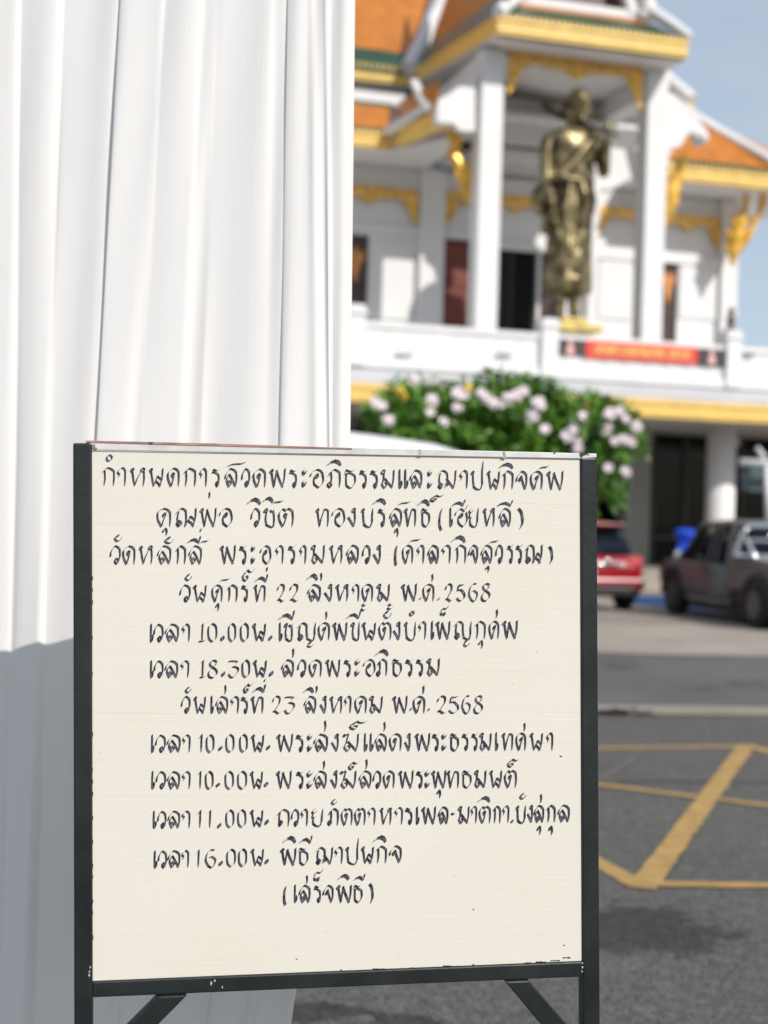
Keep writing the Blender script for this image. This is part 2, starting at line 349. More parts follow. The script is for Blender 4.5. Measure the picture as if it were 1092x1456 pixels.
# mouldings: lintel ledge above the doors, pilasters
for pa, pb, py in ((488, 597, 316), (634, 672, 328), (700, 850, 344), (846, 914, 357), (922, 1026, 362)):
    rpart('lintel', M['white'], pa, pb, py, py+9, WV+0.10, 0.097)
for pa, pb in ((596, 631), (1026, 1049), (836, 850), (913, 925)):
    u0, _ = UW(pa, 400, WV+.22); u1, _ = UW(pb, 400, WV+.22)
    part('pilaster', M['white'], lambda b: b.bbox(u0, u1, WV, WV+0.22, wfl-0.1, wTop), 0.02)
# raised wall panels between doors
for pa, pb in ((531, 590), (853, 899), (968, 1022)):
    rpart('panel', M['white'], pa, pb, 345 if pa < 600 else (366 if pa < 960 else 373), 452, WV+0.05, 0.05, bevel=0.015)
# shutters and doors
def shutter(k, m, fig=None):
    a, c, w = opu[k]
    o = part('shutter', m, lambda b: b.bbox(a+.03, c-.03, WV-0.2, WV-0.12, wfl, w-0.03), 0.01)
    for j in range(3):
        h = (w-wfl)/3
        part('moulding', m, lambda b: b.bbox(a+.14, c-.14, WV-0.12, WV-0.09, wfl+h*j+.12, wfl+h*(j+1)-.1), 0.01, parent=o)
    if fig:
        cu = (a+c)/2; hw = (c-a)/2*.8; zc = w-0.75
        pts = [(0, .62), (.35, .3), (1, .52), (.75, .05), (.42, -.1), (.25, -.5), (0, -.75), (-.25, -.5), (-.42, -.1), (-.75, .05), (-1, .52), (-.35, .3)]
        part('gilt_figure', M['orangeorn'], lambda b: b.prism([L(cu+x*hw, WV-.085, zc+y*.75) for x, y in pts], BV*0.04), parent=o)
    return o
shutter(0, M['darkwood'], True); shutter(1, M['redwood']); shutter(3, M['darkwood']); shutter(4, M['darkwood']); shutter(5, M['darkwood'], True)
a, c, w = opu[2]
gd = part('glass_door', M['glass'], lambda b: b.bbox(a+.04, c-.04, WV-0.2, WV-0.17, wfl, w-.04))
part('door_frame', M['alu'], lambda b: (b.bbox(a+.002, a+.08, WV-.22, WV-.1, wfl, w), b.bbox(c-.08, c-.002, WV-.22, WV-.1, wfl, w), b.bbox(c-.75, c-.69, WV-.165, WV-.1, wfl, w-.002)), parent=gd)

# gilded lambrequins: band with scalloped lower edge, pierced look from leaf relief, falling corners
def lambrequin(pxL, pxR, py, v, h=0.42, drop=0.95, cl=True, crn=True, centre=True):
    (u0, w1), (u1, _) = UW(pxL, py, v), UW(pxR, py, v)
    W_ = u1-u0; top = w1; N = 44; pts = [(u0, top), (u1, top)]; low = []
    for k in range(N+1):
        t = k/N; x = t*W_; d = h*(0.55 + 0.16*abs(math.sin(t*math.pi*5)))
        if centre: d += 0.30*h*max(0, 1-abs(t-.5)/.17)*1.4
        if cl: d = max(d, drop*(1-x/(0.30*drop+.28))**1.0 if x < 0.30*drop+.28 else 0)
        if crn:
            xr = W_-x; d = max(d, drop*(1-xr/(0.30*drop+.28)) if xr < 0.30*drop+.28 else 0)
        d += 0.03*math.sin(k*2.4)
        low.append((u0+x, top-d))
    mb = MB()
    for k in range(N):
        (xa, ya), (xb, yb) = low[k], low[k+1]
        mb.prism([L(xa, v, ya), L(xb, v, yb), L(xb, v, top), L(xa, v, top)], BV*0.06)
    o = mb.build('lambrequin', M['goldorn'], hall)
    # leaf scrolls and pierced gaps on the band
    lf = MB(); rnd = random.Random(int(pxL))
    for k in range(int(W_/0.16)):
        x = u0+0.08+k*0.16; d = [q for q in low if abs(q[0]-x) < .12]; dd = top-(d[0][1] if d else top-h)
        for j in range(max(1, int(dd/0.2))):
            c = L(x+rnd.uniform(-.03, .03), v+.065, top-0.10-j*0.19)
            a = rnd.uniform(0, 6.28); lf.ball(c, (.055, .03, .075), 6, 4)
    lf.build('scroll_relief', M['goldorn'], o, kind='stuff')
    gp = MB()
    for k in range(int(W_/0.21)):
        x = u0+0.13+k*0.21; y = top-h*rnd.uniform(.34, .62)
        gp.ball(L(x, v+.06, y), (.06, .012, .035), 6, 4)
    gp.build('pierced_gap', M['white'], o, kind='stuff')
    return o
lambrequin(452, 594, 258, WV+.08); lambrequin(634, 700, 272, WV+.08, crn=False, centre=False)
lambrequin(690, 776, 275, WV+.09, cl=False, crn=False)
lambrequin(848, 914, 293, WV+.08, crn=False, centre=False); lambrequin(930, 1023, 302, WV+.08, cl=False)
# pale strip and blue kerb paint belong to the ground
gpoly('concrete_strip', [(700, 868), (848, 867), (905, 870), (978, 885), (940, 889), (848, 886), (700, 884)], M['whiteline'], .014)
gpoly('blue_paint', [(880, 847), (960, 848), (1100, 874), (1100, 897), (960, 864), (880, 859)], M['bluepaint'], .012)
# small gilt pediment seen through the porch
pe = [P(698, 207, WV+.4), P(746, 212, WV+.4), P(742, 196, WV+.4), P(733, 190, WV+.4), P(728, 170, WV+.4), P(720, 152, WV+.4), P(712, 168, WV+.4), P(703, 185, WV+.4)]
part('gilt_pediment', M['goldorn'], lambda b: b.prism(pe, BV*.15))
part('ledge', M['white'], lambda b: b.bbox(*rect(700, 852, 208, 222, WV+.7, .7)))
for q in ((752, 203), (768, 208), (661, 203)):
    c = P(q[0], q[1], WV+.45); part('finial', M['void'], lambda b: b.lathe(c-Vector((0, 0, .22)), [(.05, 0), (.16, .06), (.2, .2), (.1, .3), (.12, .38), (.02, .5)], 10))

wSo = UW(708, 22, 1.05)[1]-.44
# porch columns and beam
def porch_col(pxa, pxb, pyT, wbot, v=0.0):
    u0 = UW(pxa, 460, v)[0]; u1 = UW(pxb, 460, v)[0]; wt = UW(708, 22, 1.05)[1]-.43; cu = (u0+u1)/2; hw = (u1-u0)/2
    o = part('column', M['white'], lambda b: b.bbox(cu-hw, cu+hw, v-2*hw, v, wbot, wt), 0.03)
    return o, cu, hw
wB = UW(700, 62, 0)[1]
c1, cu1, hw1 = porch_col(675, 707, 72, wfl-.1); c2, cu2, hw2 = porch_col(912, 942, 84, wfl-.1)
part('beam', M['white'], lambda b: b.bbox(cu1+hw1+.08, cu2-hw2-.08, -.55, -.1, wB-.2, wSo))
lambrequin(723, 913, 74, -.08, h=.42, drop=1.05)
wLf0 = UW(503, 185, -2.5)[1]
# inner columns and ceiling of the porch
for cu in (cu1, cu2): part('beam', M['white'], lambda b: b.bbox(cu-.2, cu+.2, WV+.01, -.7, wB-.7, wSo))
part('wall', M['white'], lambda b: b.bbox(cu1+.2, cu2-.2, -3.6, -3.5, wLf0+.35, wSo))
# side gusset walls (white cheeks beside the columns with curled ends)
def cheek(ptsL, v0, name='cheek_panel'):
    pts = [P(x, y, v0) for x, y in ptsL]
    part(name, M['white'], lambda b: b.prism(pts, -BV*.28), 0.01)
cheek([(676, 187), (676, 106), (640, 132), (612, 148), (611, 158), (624, 156), (630, 170), (638, 172), (648, 178), (655, 186)], -.12)
cheek([(944, 214), (944, 124), (956, 139), (975, 156), (993, 170), (1006, 187), (1003, 205), (994, 206), (988, 188), (978, 190), (968, 208)], -.12)
for q in ((630, 160),):
    c = P(q[0], q[1], 1.0); part('scroll', M['white'], lambda b: b.prism([c-BU*.16-dn*.26, c+BU*.2-dn*.26, c+BU*.24+dn*.1, c+BU*.02+dn*.28, c-BU*.16+dn*.16], -BV*.3), .05)
for q in ((634, 166), (1000, 196)):
    c = P(q[0], q[1], .02); part('scroll', M['white'], lambda b: b.ball(c, (.14, .14, .15)), smooth=True)

# roofs -------------------------------------------------------------
def slope(name, pts, m, th=0.12, parent=hall): return part(name, m, lambda b: b.prism([Vector(p) for p in pts], (0, 0, -th)), parent=parent)
def teeth(a, b, step, size, m, parent):               # little antefixes along an eave
    a, b = Vector(a), Vector(b); n = int((b-a).length/step); mb = MB(); d = (b-a)/n
    for k in range(n):
        c = a+d*(k+.5); e = d.normalized()*size*.4
        mb.prism([c-e, c+e, c+Vector((0, 0, size))], -BV*.05)
    return mb.build('antefix_row', m, parent, kind='stuff')
def eave(a, b, h, m=M['gold'], depth=.22):            # fascia board from a to b (points of its top edge), with two mouldings
    a, b = Vector(a), Vector(b)
    side = (b-a).cross(Vector((0, 0, 1))).normalized()
    o = part('fascia', m, lambda q: q.prism([a, b, b-Vector((0, 0, h)), a-Vector((0, 0, h))], side*-depth), .01)
    part('moulding', m, lambda q: (q.prism([a+side*.05-Vector((0, 0, .02)), b+side*.05-Vector((0, 0, .02)), b+side*.05-Vector((0, 0, h*.25)), a+side*.05-Vector((0, 0, h*.25))], side*-.049),
                                  q.prism([a+side*.03-Vector((0, 0, h*.62)), b+side*.03-Vector((0, 0, h*.62)), b+side*.03-Vector((0, 0, h*.8)), a+side*.03-Vector((0, 0, h*.8))], side*-.029)), parent=o)
    return o
EV = -5.5                                            # main eaves plane
# upper tier, left and right of the porch
def tier(pxL, pyL, pxR, h, v, rise, run, hipL=None, hipR=None):
    uL_, w = UW(pxL, pyL, v); uR_, _ = UW(pxR, pyL, v)
    return uL_, uR_, w
# upper left face
uC_ = UW(975, 140, EV)[0]; uA = -20.0; uB, wU = UW(588, 101, EV)
_, wF = UW(503, 91, EV)                              # fascia top height
print('upper eave', wF, wU)
wE = wF
eave(L(uA, EV, wE), L(uB+.05, EV, wE), .40)
teeth(L(uA+8, EV+.02, wE), L(uB, EV+.02, wE), .17, .11, M['gold'], hall)
vr = Vector((0, 0, 1))
gs = 0.55                                             # green border run
sl_ = 0.95
def F(u, run): return L(u, EV-.05-run, wE+.06+run*sl_)
part('green_border', M['green'], lambda b: b.prism([F(uA, -.1), F(uB, -.1), F(uB+.04, gs+.15), F(uA, gs+.15)], (0, 0, -.12)))
part('tiled_roof', M['tile'], lambda b: b.prism([F(uA, gs+.15), F(uB+.04, gs+.15), F(uB+1.9, 4.2), F(uB+2.6, 7.2), F(uA, 7.2)], (0, 0, -.15)))
# soffit under the upper tier and gap wall to the lower tier
part('wall', M['white'], lambda b: b.bbox(uA, uC_+.0, EV-.9, EV-.7, wTop, wE-.1))
part('soffit', M['white'], lambda b: b.bbox(uA, uC_, EV-.7, EV-.23, wE-.38, wE-.30))
# white ridge in the valley, rising to the upper right
vp = [P(582, 98, EV+.25), P(601, 62, EV-.4), P(618, 30, EV-1.0), P(634, 0, EV-1.6), P(650, -40, EV-2.4), P(680, -110, EV-4)]
part('white_ridge', M['white'], lambda b: b.tube(vp, .25, 8))
# porch roof: left-facing slope, its eave comes towards the viewer
pv = 1.05
uPL, wP = UW(708, 22, pv); uPR, _ = UW(979, 22, pv)
wPs = wP
eave(L(uPL, pv, wP), L(uPR, pv, wP), .42)
teeth(L(uPL, pv+.02, wP), L(uPR, pv+.02, wP), .15, .10, M['gold'], hall)
side_a = L(uPL-.06, EV+.05, UW(590, 100, EV)[1]); side_b = L(uPL, pv, wP)
# left side eave (slightly swept)
o = eave(side_a, side_b, .42)
part('soffit', M['white'], lambda b: b.prism([L(uPL, pv-.05, wP-.42), L(uPR, pv-.05, wP-.42), L(uPR, EV+.2, wP-.42), side_a+BU*0-Vector((0, 0, .42))], (0, 0, .06)))
dn = Vector((0, 0, 1))
part('green_border', M['green'], lambda b: b.prism([side_a+dn*.04, side_b+dn*.04, side_b+BU*.46+dn*.80, side_a+BU*.46+dn*.80], (0, 0, -.1)))
part('tiled_roof', M['tile'], lambda b: b.prism([side_a+BU*.46+dn*.80, side_b+BU*.46+dn*.80, side_b+BU*1.6-BV*1.6+dn*4.5, side_a+BU*1.6+dn*4.5], (0, 0, -.12)))
# front skirt: green, orange, white bands climbing back, and the gable above
def S(u, run, rise=1.0): return L(u, pv-.06-run, wP+.06+run*rise)
part('green_border', M['green'], lambda b: b.prism([S(uPL+.1, -.05), S(uPR-.02, -.05), S(uPR-.6, .58, .78), S(uPL+.65, .58, .78)], (0, 0, -.08)))
part('tiled_roof', M['tile'], lambda b: b.prism([S(uPL+.65, .58, .78), S(uPR-.6, .58, .78), S(uPR-.95, .95, .72), S(uPL+.95, .95, .72)], (0, 0, -.08)))
part('white_ridge', M['white'], lambda b: b.beam(S(uPL+.8, 1.0, .76), S(uPR-.9, 1.0, .76), .22, .22), .03)
part('white_ridge', M['white'], lambda b: b.tube([S(uPL-.02, -.1)+dn*.1, S(uPL+.45, .3)+dn*.12, S(uPL+.95, .95, .8)+dn*.15], [.16, .15, .15], 8))
part('white_ridge', M['white'], lambda b: b.tube([S(uPR+.06, -.1)+dn*.12, S(uPR-.3, .25)+dn*.16, S(uPR-.75, .8, .8)+dn*.3], [.10, .15, .17], 8))
part('gable', M['darkwood'], lambda b: b.prism([S(uPL+1.3, 1.35, .7), S(uPR-1.2, 1.35, .7), L((uPL+uPR)/2, pv-1.5, wP+5.2)], -BV*.2))
part('gable_board', M['white'], lambda b: (b.beam(S(uPR-.95, 1.0, .7)+dn*.1, L((uPL+uPR)/2, pv-1.1, wP+5.4), .3, .35), b.beam(S(uPL+1.0, 1.0, .7)+dn*.1, L((uPL+uPR)/2, pv-1.1, wP+5.4), .3, .35)), .03)
hk = S(uPR-.75, .8, .7)
part('naga_finial', M['white'], lambda b: b.tube([hk+dn*.1, hk+BU*.1+dn*.45, hk-BU*.15+dn*.9, hk+BU*.05+dn*1.4, hk+BU*.0+dn*2.0], [.22, .2, .16, .1, .02], 8))
part('porch_roof_top', M['tile'], lambda b: (b.prism([S(uPL+1.0, 1.4, .7), L((uPL+uPR)/2, pv-1.5, wP+5.2), L((uPL+uPR)/2, pv-9, wP+5.2), S(uPL+1.0, 9, .115)], (0, 0, -.1)),
                                              b.prism([S(uPR-1.0, 1.4, .7), L((uPL+uPR)/2, pv-1.5, wP+5.2), L((uPL+uPR)/2, pv-9, wP+5.2), S(uPR-1.0, 9, .115)], (0, 0, -.1))))
# upper tier right corner behind the porch
uC = UW(986, 140, EV)[0]
eave(L(uB+6.0, EV, wE), L(uC, EV, wE), .40)
teeth(L(uB+7, EV+.02, wE), L(uC, EV+.02, wE), .17, .11, M['gold'], hall)
part('green_border', M['green'], lambda b: b.prism([F(uC-3.0, -.1), F(uC-.1, -.1), F(uC-1.0, 1.5), F(uC-3.0, 1.5)], (0, 0, -.12)))
part('white_ridge', M['white'], lambda b: b.tube([F(uC-.05, -.05)+dn*.08, F(uC-.45, .8)+dn*.12, F(uC-.9, 2.2)+dn*.2, F(uC-1.9, 4.2)], [.24, .22, .2, .2], 8))
part('fascia', M['gold'], lambda b: b.bbox(uC-.22, uC, EV-6, EV-.01, wE-.4, wE))
part('soffit', M['white'], lambda b: b.bbox(uC-4, uC-.22, EV-6, EV-.23, wE-.36, wE-.3))
# lower tier ------------------------------------------------------
LV = -2.5
_, wLf = UW(503, 185, LV)
uD = UW(557, 190, LV)[0]
print('lower eave', wLf)
eave(L(uA, LV, wLf), L(uD, LV, wLf), .38); teeth(L(uA+8, LV+.02, wLf), L(uD, LV+.02, wLf), .17, .10, M['gold'], hall)
def Q(u, run): return L(u, LV-.05-run, wLf+.05+run*.86)
part('green_border', M['green'], lambda b: b.prism([Q(uA, -.05), Q(uD, -.05), Q(uD+.1, .16), Q(uA, .16)], (0, 0, -.1)))
part('tiled_roof', M['tile'], lambda b: b.prism([Q(uA, .16), Q(uD+.0, .16), Q(uD+.35, 1.12), Q(uA, 1.12)], (0, 0, -.1)))
part('green_border', M['green'], lambda b: b.prism([Q(uA, 1.12), Q(uD+.35, 1.12), Q(uD+.4, 1.32), Q(uA, 1.32)], (0, 0, -.1)))
part('white_ridge', M['white'], lambda b: b.bbox(uA, uD+.9, LV-1.75, LV-1.38, wLf+1.15, wLf+1.45))
# stub wing coming forward
e0 = P(560, 186, LV); e1 = P(626, 158, -.05); e1 = P(626, 157, .9)
eave(e0, e1, .40)
part('tiled_roof', M['tile'], lambda b: b.prism([e0+dn*.1+BU*.1, e1+dn*.1+BU*.1-BV*.6, e1+BU*.25-BV*.9+dn*1.0, e0+BU*.35-BV*.9+dn*1.0], (0, 0, -.1)))
part('green_border', M['green'], lambda b: b.prism([P(585, 122, LV-.6), P(573, 124, LV-.6), P(590, 163, LV+.2), P(599, 152, LV+.2)], -BV*.08))
part('white_ridge', M['white'], lambda b: b.beam(P(551, 187, LV+.15), P(611, 152, -.2), .16, .2), .02)
part('white_ridge', M['white'], lambda b: b.beam(P(588, 118, LV-.5), P(606, 152, -.4), .2, .2), .02)
# lower tier right of the porch, hip running down to the right
_, wRf = UW(975, 232, LV); uE = UW(1128, 250, LV)[0]; wRf = wLf
uF = UW(948, 232, LV)[0]
eave(L(uF, LV, wRf), L(uE+1.6, LV, wRf), .40); teeth(L(uF, LV+.02, wRf), L(uE+1.6, LV+.02, wRf), .17, .10, M['gold'], hall)
part('green_border', M['green'], lambda b: b.prism([Q(uF+.3, -.05), Q(uE+1.6, -.05), Q(uE+1.2, .24), Q(uF+.3, .24)], (0, 0, -.1)))
hipT = P(985, 165, LV-1.9); hipE = L(uE+1.6, LV, wRf+.15)
part('tiled_roof', M['tile'], lambda b: b.prism([Q(uF+.2, .24), Q(uE+1.3, .24), hipT], (0, 0, -.1)))
hm = P(1050, 204, LV-1.0)
part('white_ridge', M['white'], lambda b: b.tube([P(950, 138, LV-2.4), hipT, P(1020, 186, LV-1.5), P(1092, 226, LV-.4), hipE], .16, 8))
part('soffit', M['white'], lambda b: b.prism([L(uF-.6, LV-.2, wRf-.36), L(uE+1.4, LV-.2, wRf-.36), L(uE+1.4, WV-6, wRf-.3), L(uF-.6, WV-6, wRf-.3)], (0, 0, .08)))
part('soffit', M['white'], lambda b: b.prism([L(uA, LV-.23, wLf-.34), L(uD+.1, LV-.23, wLf-.34), L(uD+1.5, -.6, wLf-.34), L(cu1-hw1, -.6, wLf-.34), L(cu1-hw1, WV, wLf-.34), L(uA, WV, wLf-.34)], (0, 0, .08)))
part('ceiling', M['white'], lambda b: b.bbox(cu1-hw1+.01, cu2+1.5, WV-.3, -2.76, wLf+.9, wLf+1.0))
part('wall', M['white'], lambda b: b.bbox(cu1+.2, cu2+.3, WV-.25, WV-.01, wLf-.2, wSo))

# naga brackets: gilt S-shaped struts from wall to eave
def bracket(pts, rad, v):
    q = [P(x, y, v) for x, y in pts]
    o = part('eave_bracket', M['goldorn'], lambda b: b.tube(q, rad, 8))
    mb = MB()
    for k in range(1, len(q)-1):
        d = (q[k+1]-q[k-1]).normalized()
        for sgn in (-1, 1):
            t = q[k] + BU*sgn*rad[k]*1.0
            mb.tube([q[k], t+dn*.05, t+BU*sgn*.10+dn*.24], [rad[k]*.7, rad[k]*.45, .01], 6)
    mb.build('naga_fin', M['goldorn'], o, kind='stuff')
bracket([(643, 186), (648, 205), (646, 222), (656, 238), (664, 252), (670, 268), (673, 284), (676, 302)], [.16, .12, .12, .16, .24, .26, .16, .05], -.75)
bracket([(974, 218), (967, 238), (961, 256), (952, 272), (950, 290), (947, 306), (945, 322)], [.06, .12, .13, .24, .22, .16, .05], -.75)
bracket([(1062, 268), (1060, 292), (1052, 318), (1046, 338), (1043, 358), (1041, 378)], [.07, .08, .20, .22, .18, .04], WV+1.0)
bracket([(1086, 272), (1083, 296), (1072, 318), (1062, 338), (1052, 356)], [.14, .09, .08, .12, .06], WV+1.1)

# gallery parapet ---------------------------------------------------
BVp = 0.62
_, wRail = UW(503, 455, BVp); _, wBase = UW(503, 513, BVp)
part('parapet', M['white'], lambda b: b.bbox(uL, uR+9, BVp-.2, BVp-.06, wBase, wRail-.1))
part('parapet_rail', M['white'], lambda b: b.bbox(uL, uR+9, BVp-.26, BVp+.0, wRail-.14, wRail), .02)
part('parapet_foot', M['white'], lambda b: b.bbox(uL, uR+9, BVp-.22, BVp+.02, wBase-.12, wBase+.1), .02)
for k in range(34):
    u = UW(520, 480, BVp)[0] + k*0.55 - 3.3
    if u > uR+8: break
    part('baluster_panel', M['white'], lambda b: b.bbox(u, u+.38, BVp-.062, BVp-.042, wBase+.18, wRail-.22), .02)
def post(px, w=.42, top=450):
    u, wt = UW(px, top, BVp+.05)
    o = part('parapet_post', M['white'], lambda b: b.bbox(u-w/2, u+w/2, BVp-.32, BVp+.10, wBase-.1, wt-.28), .02)
    part('post_cap', M['white'], lambda b: (b.bbox(u-w/2-.05, u+w/2+.05, BVp-.37, BVp+.15, wt-.28, wt-.18), b.prism([L(u-w/2, BVp-.32, wt-.18), L(u+w/2, BVp-.32, wt-.18), L(u+w/2, BVp+.1, wt-.18), L(u-w/2, BVp+.1, wt-.18)], (0, 0, .14))), .03, parent=o)
    return u, wt
post(508, top=430); post(783, top=450); pu, pw_ = post(1044, .40, top=467)
part('wall', M['white'], lambda b: b.bbox(uL, uR+9, BVp-.4, BVp-.08, wBase-.7, wBase))
for px in (574, 716, 1062):                          # rain spouts in the slab edge
    c = P(px, 505, BVp+.01); part('rain_spout', M['alu'], lambda b: b.prism([c-BU*.2-dn*.02, c+BU*.2-dn*.02, c+BU*.2+dn*.02, c-BU*.2+dn*.02], BV*.04))

# canopy: pale sloped top and yellow eave ---------------------------
CV = 2.2
_, wC = UW(503, 545, CV); _, wCb = UW(503, 571, CV)
eave(L(uL, CV, wC), L(uR+12, CV, wC), wC-wCb, depth=.3)
teeth(L(-9, CV+.02, wC), L(uR+6, CV+.02, wC), .19, .10, M['gold'], hall)
part('canopy_roof', M['grey'], lambda b: b.prism([L(uL, CV-.02, wC+.03), L(uR+12, CV-.02, wC+.03), L(uR+12, BVp-.1, wBase-.14), L(uL, BVp-.1, wBase-.14)], (0, 0, -.15)))
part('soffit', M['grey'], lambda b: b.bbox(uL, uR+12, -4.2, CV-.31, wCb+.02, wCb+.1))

# ground floor --------------------------------------------------------
plF = P(925, 845, 2.4)                                # plinth front line on the ground
_, wpl = UW(925, 806, 2.2); wpl = 0.46
part('plinth', M['concrete'], lambda b: b.bbox(uL, uR+14, -6, 2.0, -.1, wpl), .02)
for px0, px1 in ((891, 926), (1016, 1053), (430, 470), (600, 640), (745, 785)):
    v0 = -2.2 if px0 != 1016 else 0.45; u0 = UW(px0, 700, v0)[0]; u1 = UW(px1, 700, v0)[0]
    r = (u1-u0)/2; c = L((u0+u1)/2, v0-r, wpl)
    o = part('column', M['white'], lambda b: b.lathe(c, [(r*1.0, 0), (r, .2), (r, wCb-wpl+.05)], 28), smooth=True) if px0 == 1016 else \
        part('column', M['shadecol'], lambda b: b.bbox(u0, u1, v0-.6, v0, wpl, wCb+.05), .03)
GVp = -3.6
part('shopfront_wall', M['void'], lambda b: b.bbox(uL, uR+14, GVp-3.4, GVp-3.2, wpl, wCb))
for k, (a, c) in enumerate(((830, 887), (928, 971), (973, 1018), (1052, 1098), (1100, 1150), (505, 560), (562, 640), (642, 720), (722, 800))):
    ua = UW(a, 700, GVp)[0]; uc = UW(c, 700, GVp)[0]
    g = part('window', M['glass'], lambda b: b.bbox(ua+.04, uc-.04, GVp-.04, GVp, wpl+.05, wCb))
    wm = UW(940, 649, GVp)[1]; wn_ = UW(940, 764, GVp)[1]
    part('window_frame', M['alu'], lambda b: (b.bbox(ua-.02, ua+.06, GVp-.05, GVp+.06, wpl, wCb), b.bbox(uc-.06, uc-.021, GVp-.05, GVp+.06, wpl, wCb),
         b.bbox(ua+.06, uc-.06, GVp+.001, GVp+.05, wm-.05, wm+.05), b.bbox(ua+.06, uc-.06, GVp+.001, GVp+.05, wn_-.05, wn_+.05)), parent=g)
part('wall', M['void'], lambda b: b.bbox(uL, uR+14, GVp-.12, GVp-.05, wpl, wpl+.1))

# sign banner on the parapet -----------------------------------------
sv = BVp+.03
cb = P(912, 500, sv)
ban = empty('temple_banner', cb, 'red banner with yellow Thai lettering and two portrait panels on the white parapet', 'banner')
def brect(name, m, a, b_, t, bo, v, d, par): return part(name, m, lambda b: b.bbox(*rect(a, b_, t, bo, v, d)), parent=par)
bd = brect('backboard', M['banner'], 834, 992, 483.5, 508.5, sv, .03, ban)
brect('field', M['bannerin'], 843, 984, 487, 505.5, sv+.012, .011, ban)
pl_ = brect('portrait_panel', M['portrait'], 791, 833.5, 481, 503, sv, .03, ban)
pr_ = brect('portrait_panel', M['portrait'], 992.5, 1034, 495, 519, sv, .03, ban)
for px, py, pp in ((811, 494, pl_), (1012, 508, pr_)):
    c = P(px, py, sv+.012)
    sh = [(-.20, -.17), (.20, -.17), (.16, .0), (.08, .06), (.10, .14), (.06, .21), (-.06, .21), (-.10, .14), (-.08, .06), (-.16, .0)]
    part('figure', M['pinkfig'], lambda b: b.prism([c+BU*x*.5+dn*y for x, y in sh], BV*.01), parent=pp)
# ---------------------------------------------------------------- bronze statue of a walking monk
SV = -.1
def sp(px, py, dv=0.0): return P(px, py, SV+dv)
st = empty('monk_statue', P(826, 468, SV), 'tall bronze statue of a bald robed monk with a closed umbrella over his shoulder', 'statue')
mb = MB()
def ell(px, py, rx, rv, ribs=0.0, dv=0.0, nrib=11, ph=0.0, n=48):
    c = sp(px, py, dv); out = []
    for j in range(n):
        a = 2*math.pi*j/n; q = 1 + ribs*math.sin(a*nrib+ph)
        out.append(c + BU*math.cos(a)*rx*q + BV*math.sin(a)*rv*q)
    return out
def loft(rings):
    base = len(mb.v); n = len(rings[0])
    for r_ in rings: mb.v += [tuple(p) for p in r_]
    for k in range(len(rings)-1):
        for j in range(n):
            a = base+k*n+j; b = base+k*n+(j+1) % n; mb.f.append((a, b, b+n, a+n))
    mb.f.append(tuple(base+j for j in reversed(range(n)))); mb.f.append(tuple(base+(len(rings)-1)*n+j for j in range(n)))
loft([ell(806, 417, .60, .42, .05), ell(806, 405, .62, .44, .06), ell(807, 380, .60, .42, .06, ph=.4), ell(809, 350, .57, .40, .05, ph=.9), ell(811, 320, .56, .40, .045, ph=1.4),
      ell(812, 295, .57, .42, .04, ph=2), ell(812, 272, .56, .40, .03, ph=2.4), ell(812, 255, .53, .38, .02), ell(813, 240, .54, .38, .02), ell(813, 222, .60, .40, .015), ell(812, 206, .66, .38), ell(812, 194, .66, .33),
      ell(814, 187, .48, .26), ell(817, 182, .24, .2), ell(819, 172, .18, .19), ell(820, 164, .2, .22)])
hc = sp(822, 152, .08)
mb.ball(hc, (.33, .37, .47), 20, 14); mb.ball(hc + Vector((0, 0, -.25)) + BV*.06, (.23, .24, .22), 14, 10)
mb.ball(hc + BV*.38 - dn*.05, (.07, .12, .13), 8, 6); mb.ball(hc + BV*.33 + dn*.09, (.22, .08, .05), 10, 6); mb.ball(hc + BV*.25 - dn*.37, (.13, .12, .10), 10, 6); mb.ball(hc + BV*.30 + dn*.07 + BU*.12, (.09, .05, .035), 8, 6); mb.ball(hc + BV*.30 + dn*.07 - BU*.12, (.09, .05, .035), 8, 6)
mb.ball(hc + BV*.34 - dn*.22, (.11, .07, .04), 8, 6)
for s in (-1, 1): mb.ball(hc + BU*s*.33 - dn*.06, (.06, .09, .17), 8, 6)
# arm hanging on the picture's left, arm raised on the right
mb.tube([sp(781, 196), sp(776, 215, .05), sp(776, 240, .08), sp(780, 265, .14), sp(785, 288, .2), sp(786, 300, .22)], [.17, .17, .15, .13, .10, .08], 12)
mb.tube([sp(845, 197), sp(853, 215, .06), sp(857, 240, .14), sp(858, 250, .2)], [.18, .17, .14, .13], 12)
mb.tube([sp(858, 250, .2), sp(861, 230, .32), sp(863, 205, .38), sp(864, 190, .38)], [.14, .12, .09, .08], 12)
for hx, hy, hd, dz in ((787, 304, .24, -1), (865, 182, .38, .6)):
    c = sp(hx, hy, hd); mb.ball(c, (.10, .07, .12), 10, 8)
    for k in range(4):
        o_ = BU*(-.07+.046*k); mb.tube([c+o_, c+o_+Vector((0, 0, dz*.13)), c+o_+BV*.05+Vector((0, 0, dz*(.20+.02*(k in (1, 2)))))], [.030, .028, .018], 6)
    mb.tube([c+BU*.09, c+BU*.15+Vector((0, 0, dz*.06)), c+BU*.15+Vector((0, 0, dz*.13))], [.032, .028, .018], 6)
# shins and feet
for fx, fd in ((795, .02), (816, .16)):
    mb.tube([sp(fx+2, 405, fd), sp(fx, 430, fd), sp(fx, 447, fd)], [.20, .15, .13], 12)
    mb.tube([sp(fx, 446, fd-.12), sp(fx, 447, fd+.12), sp(fx-1, 450, fd+.42)], [.15, .15, .09], 10, flat=.7)
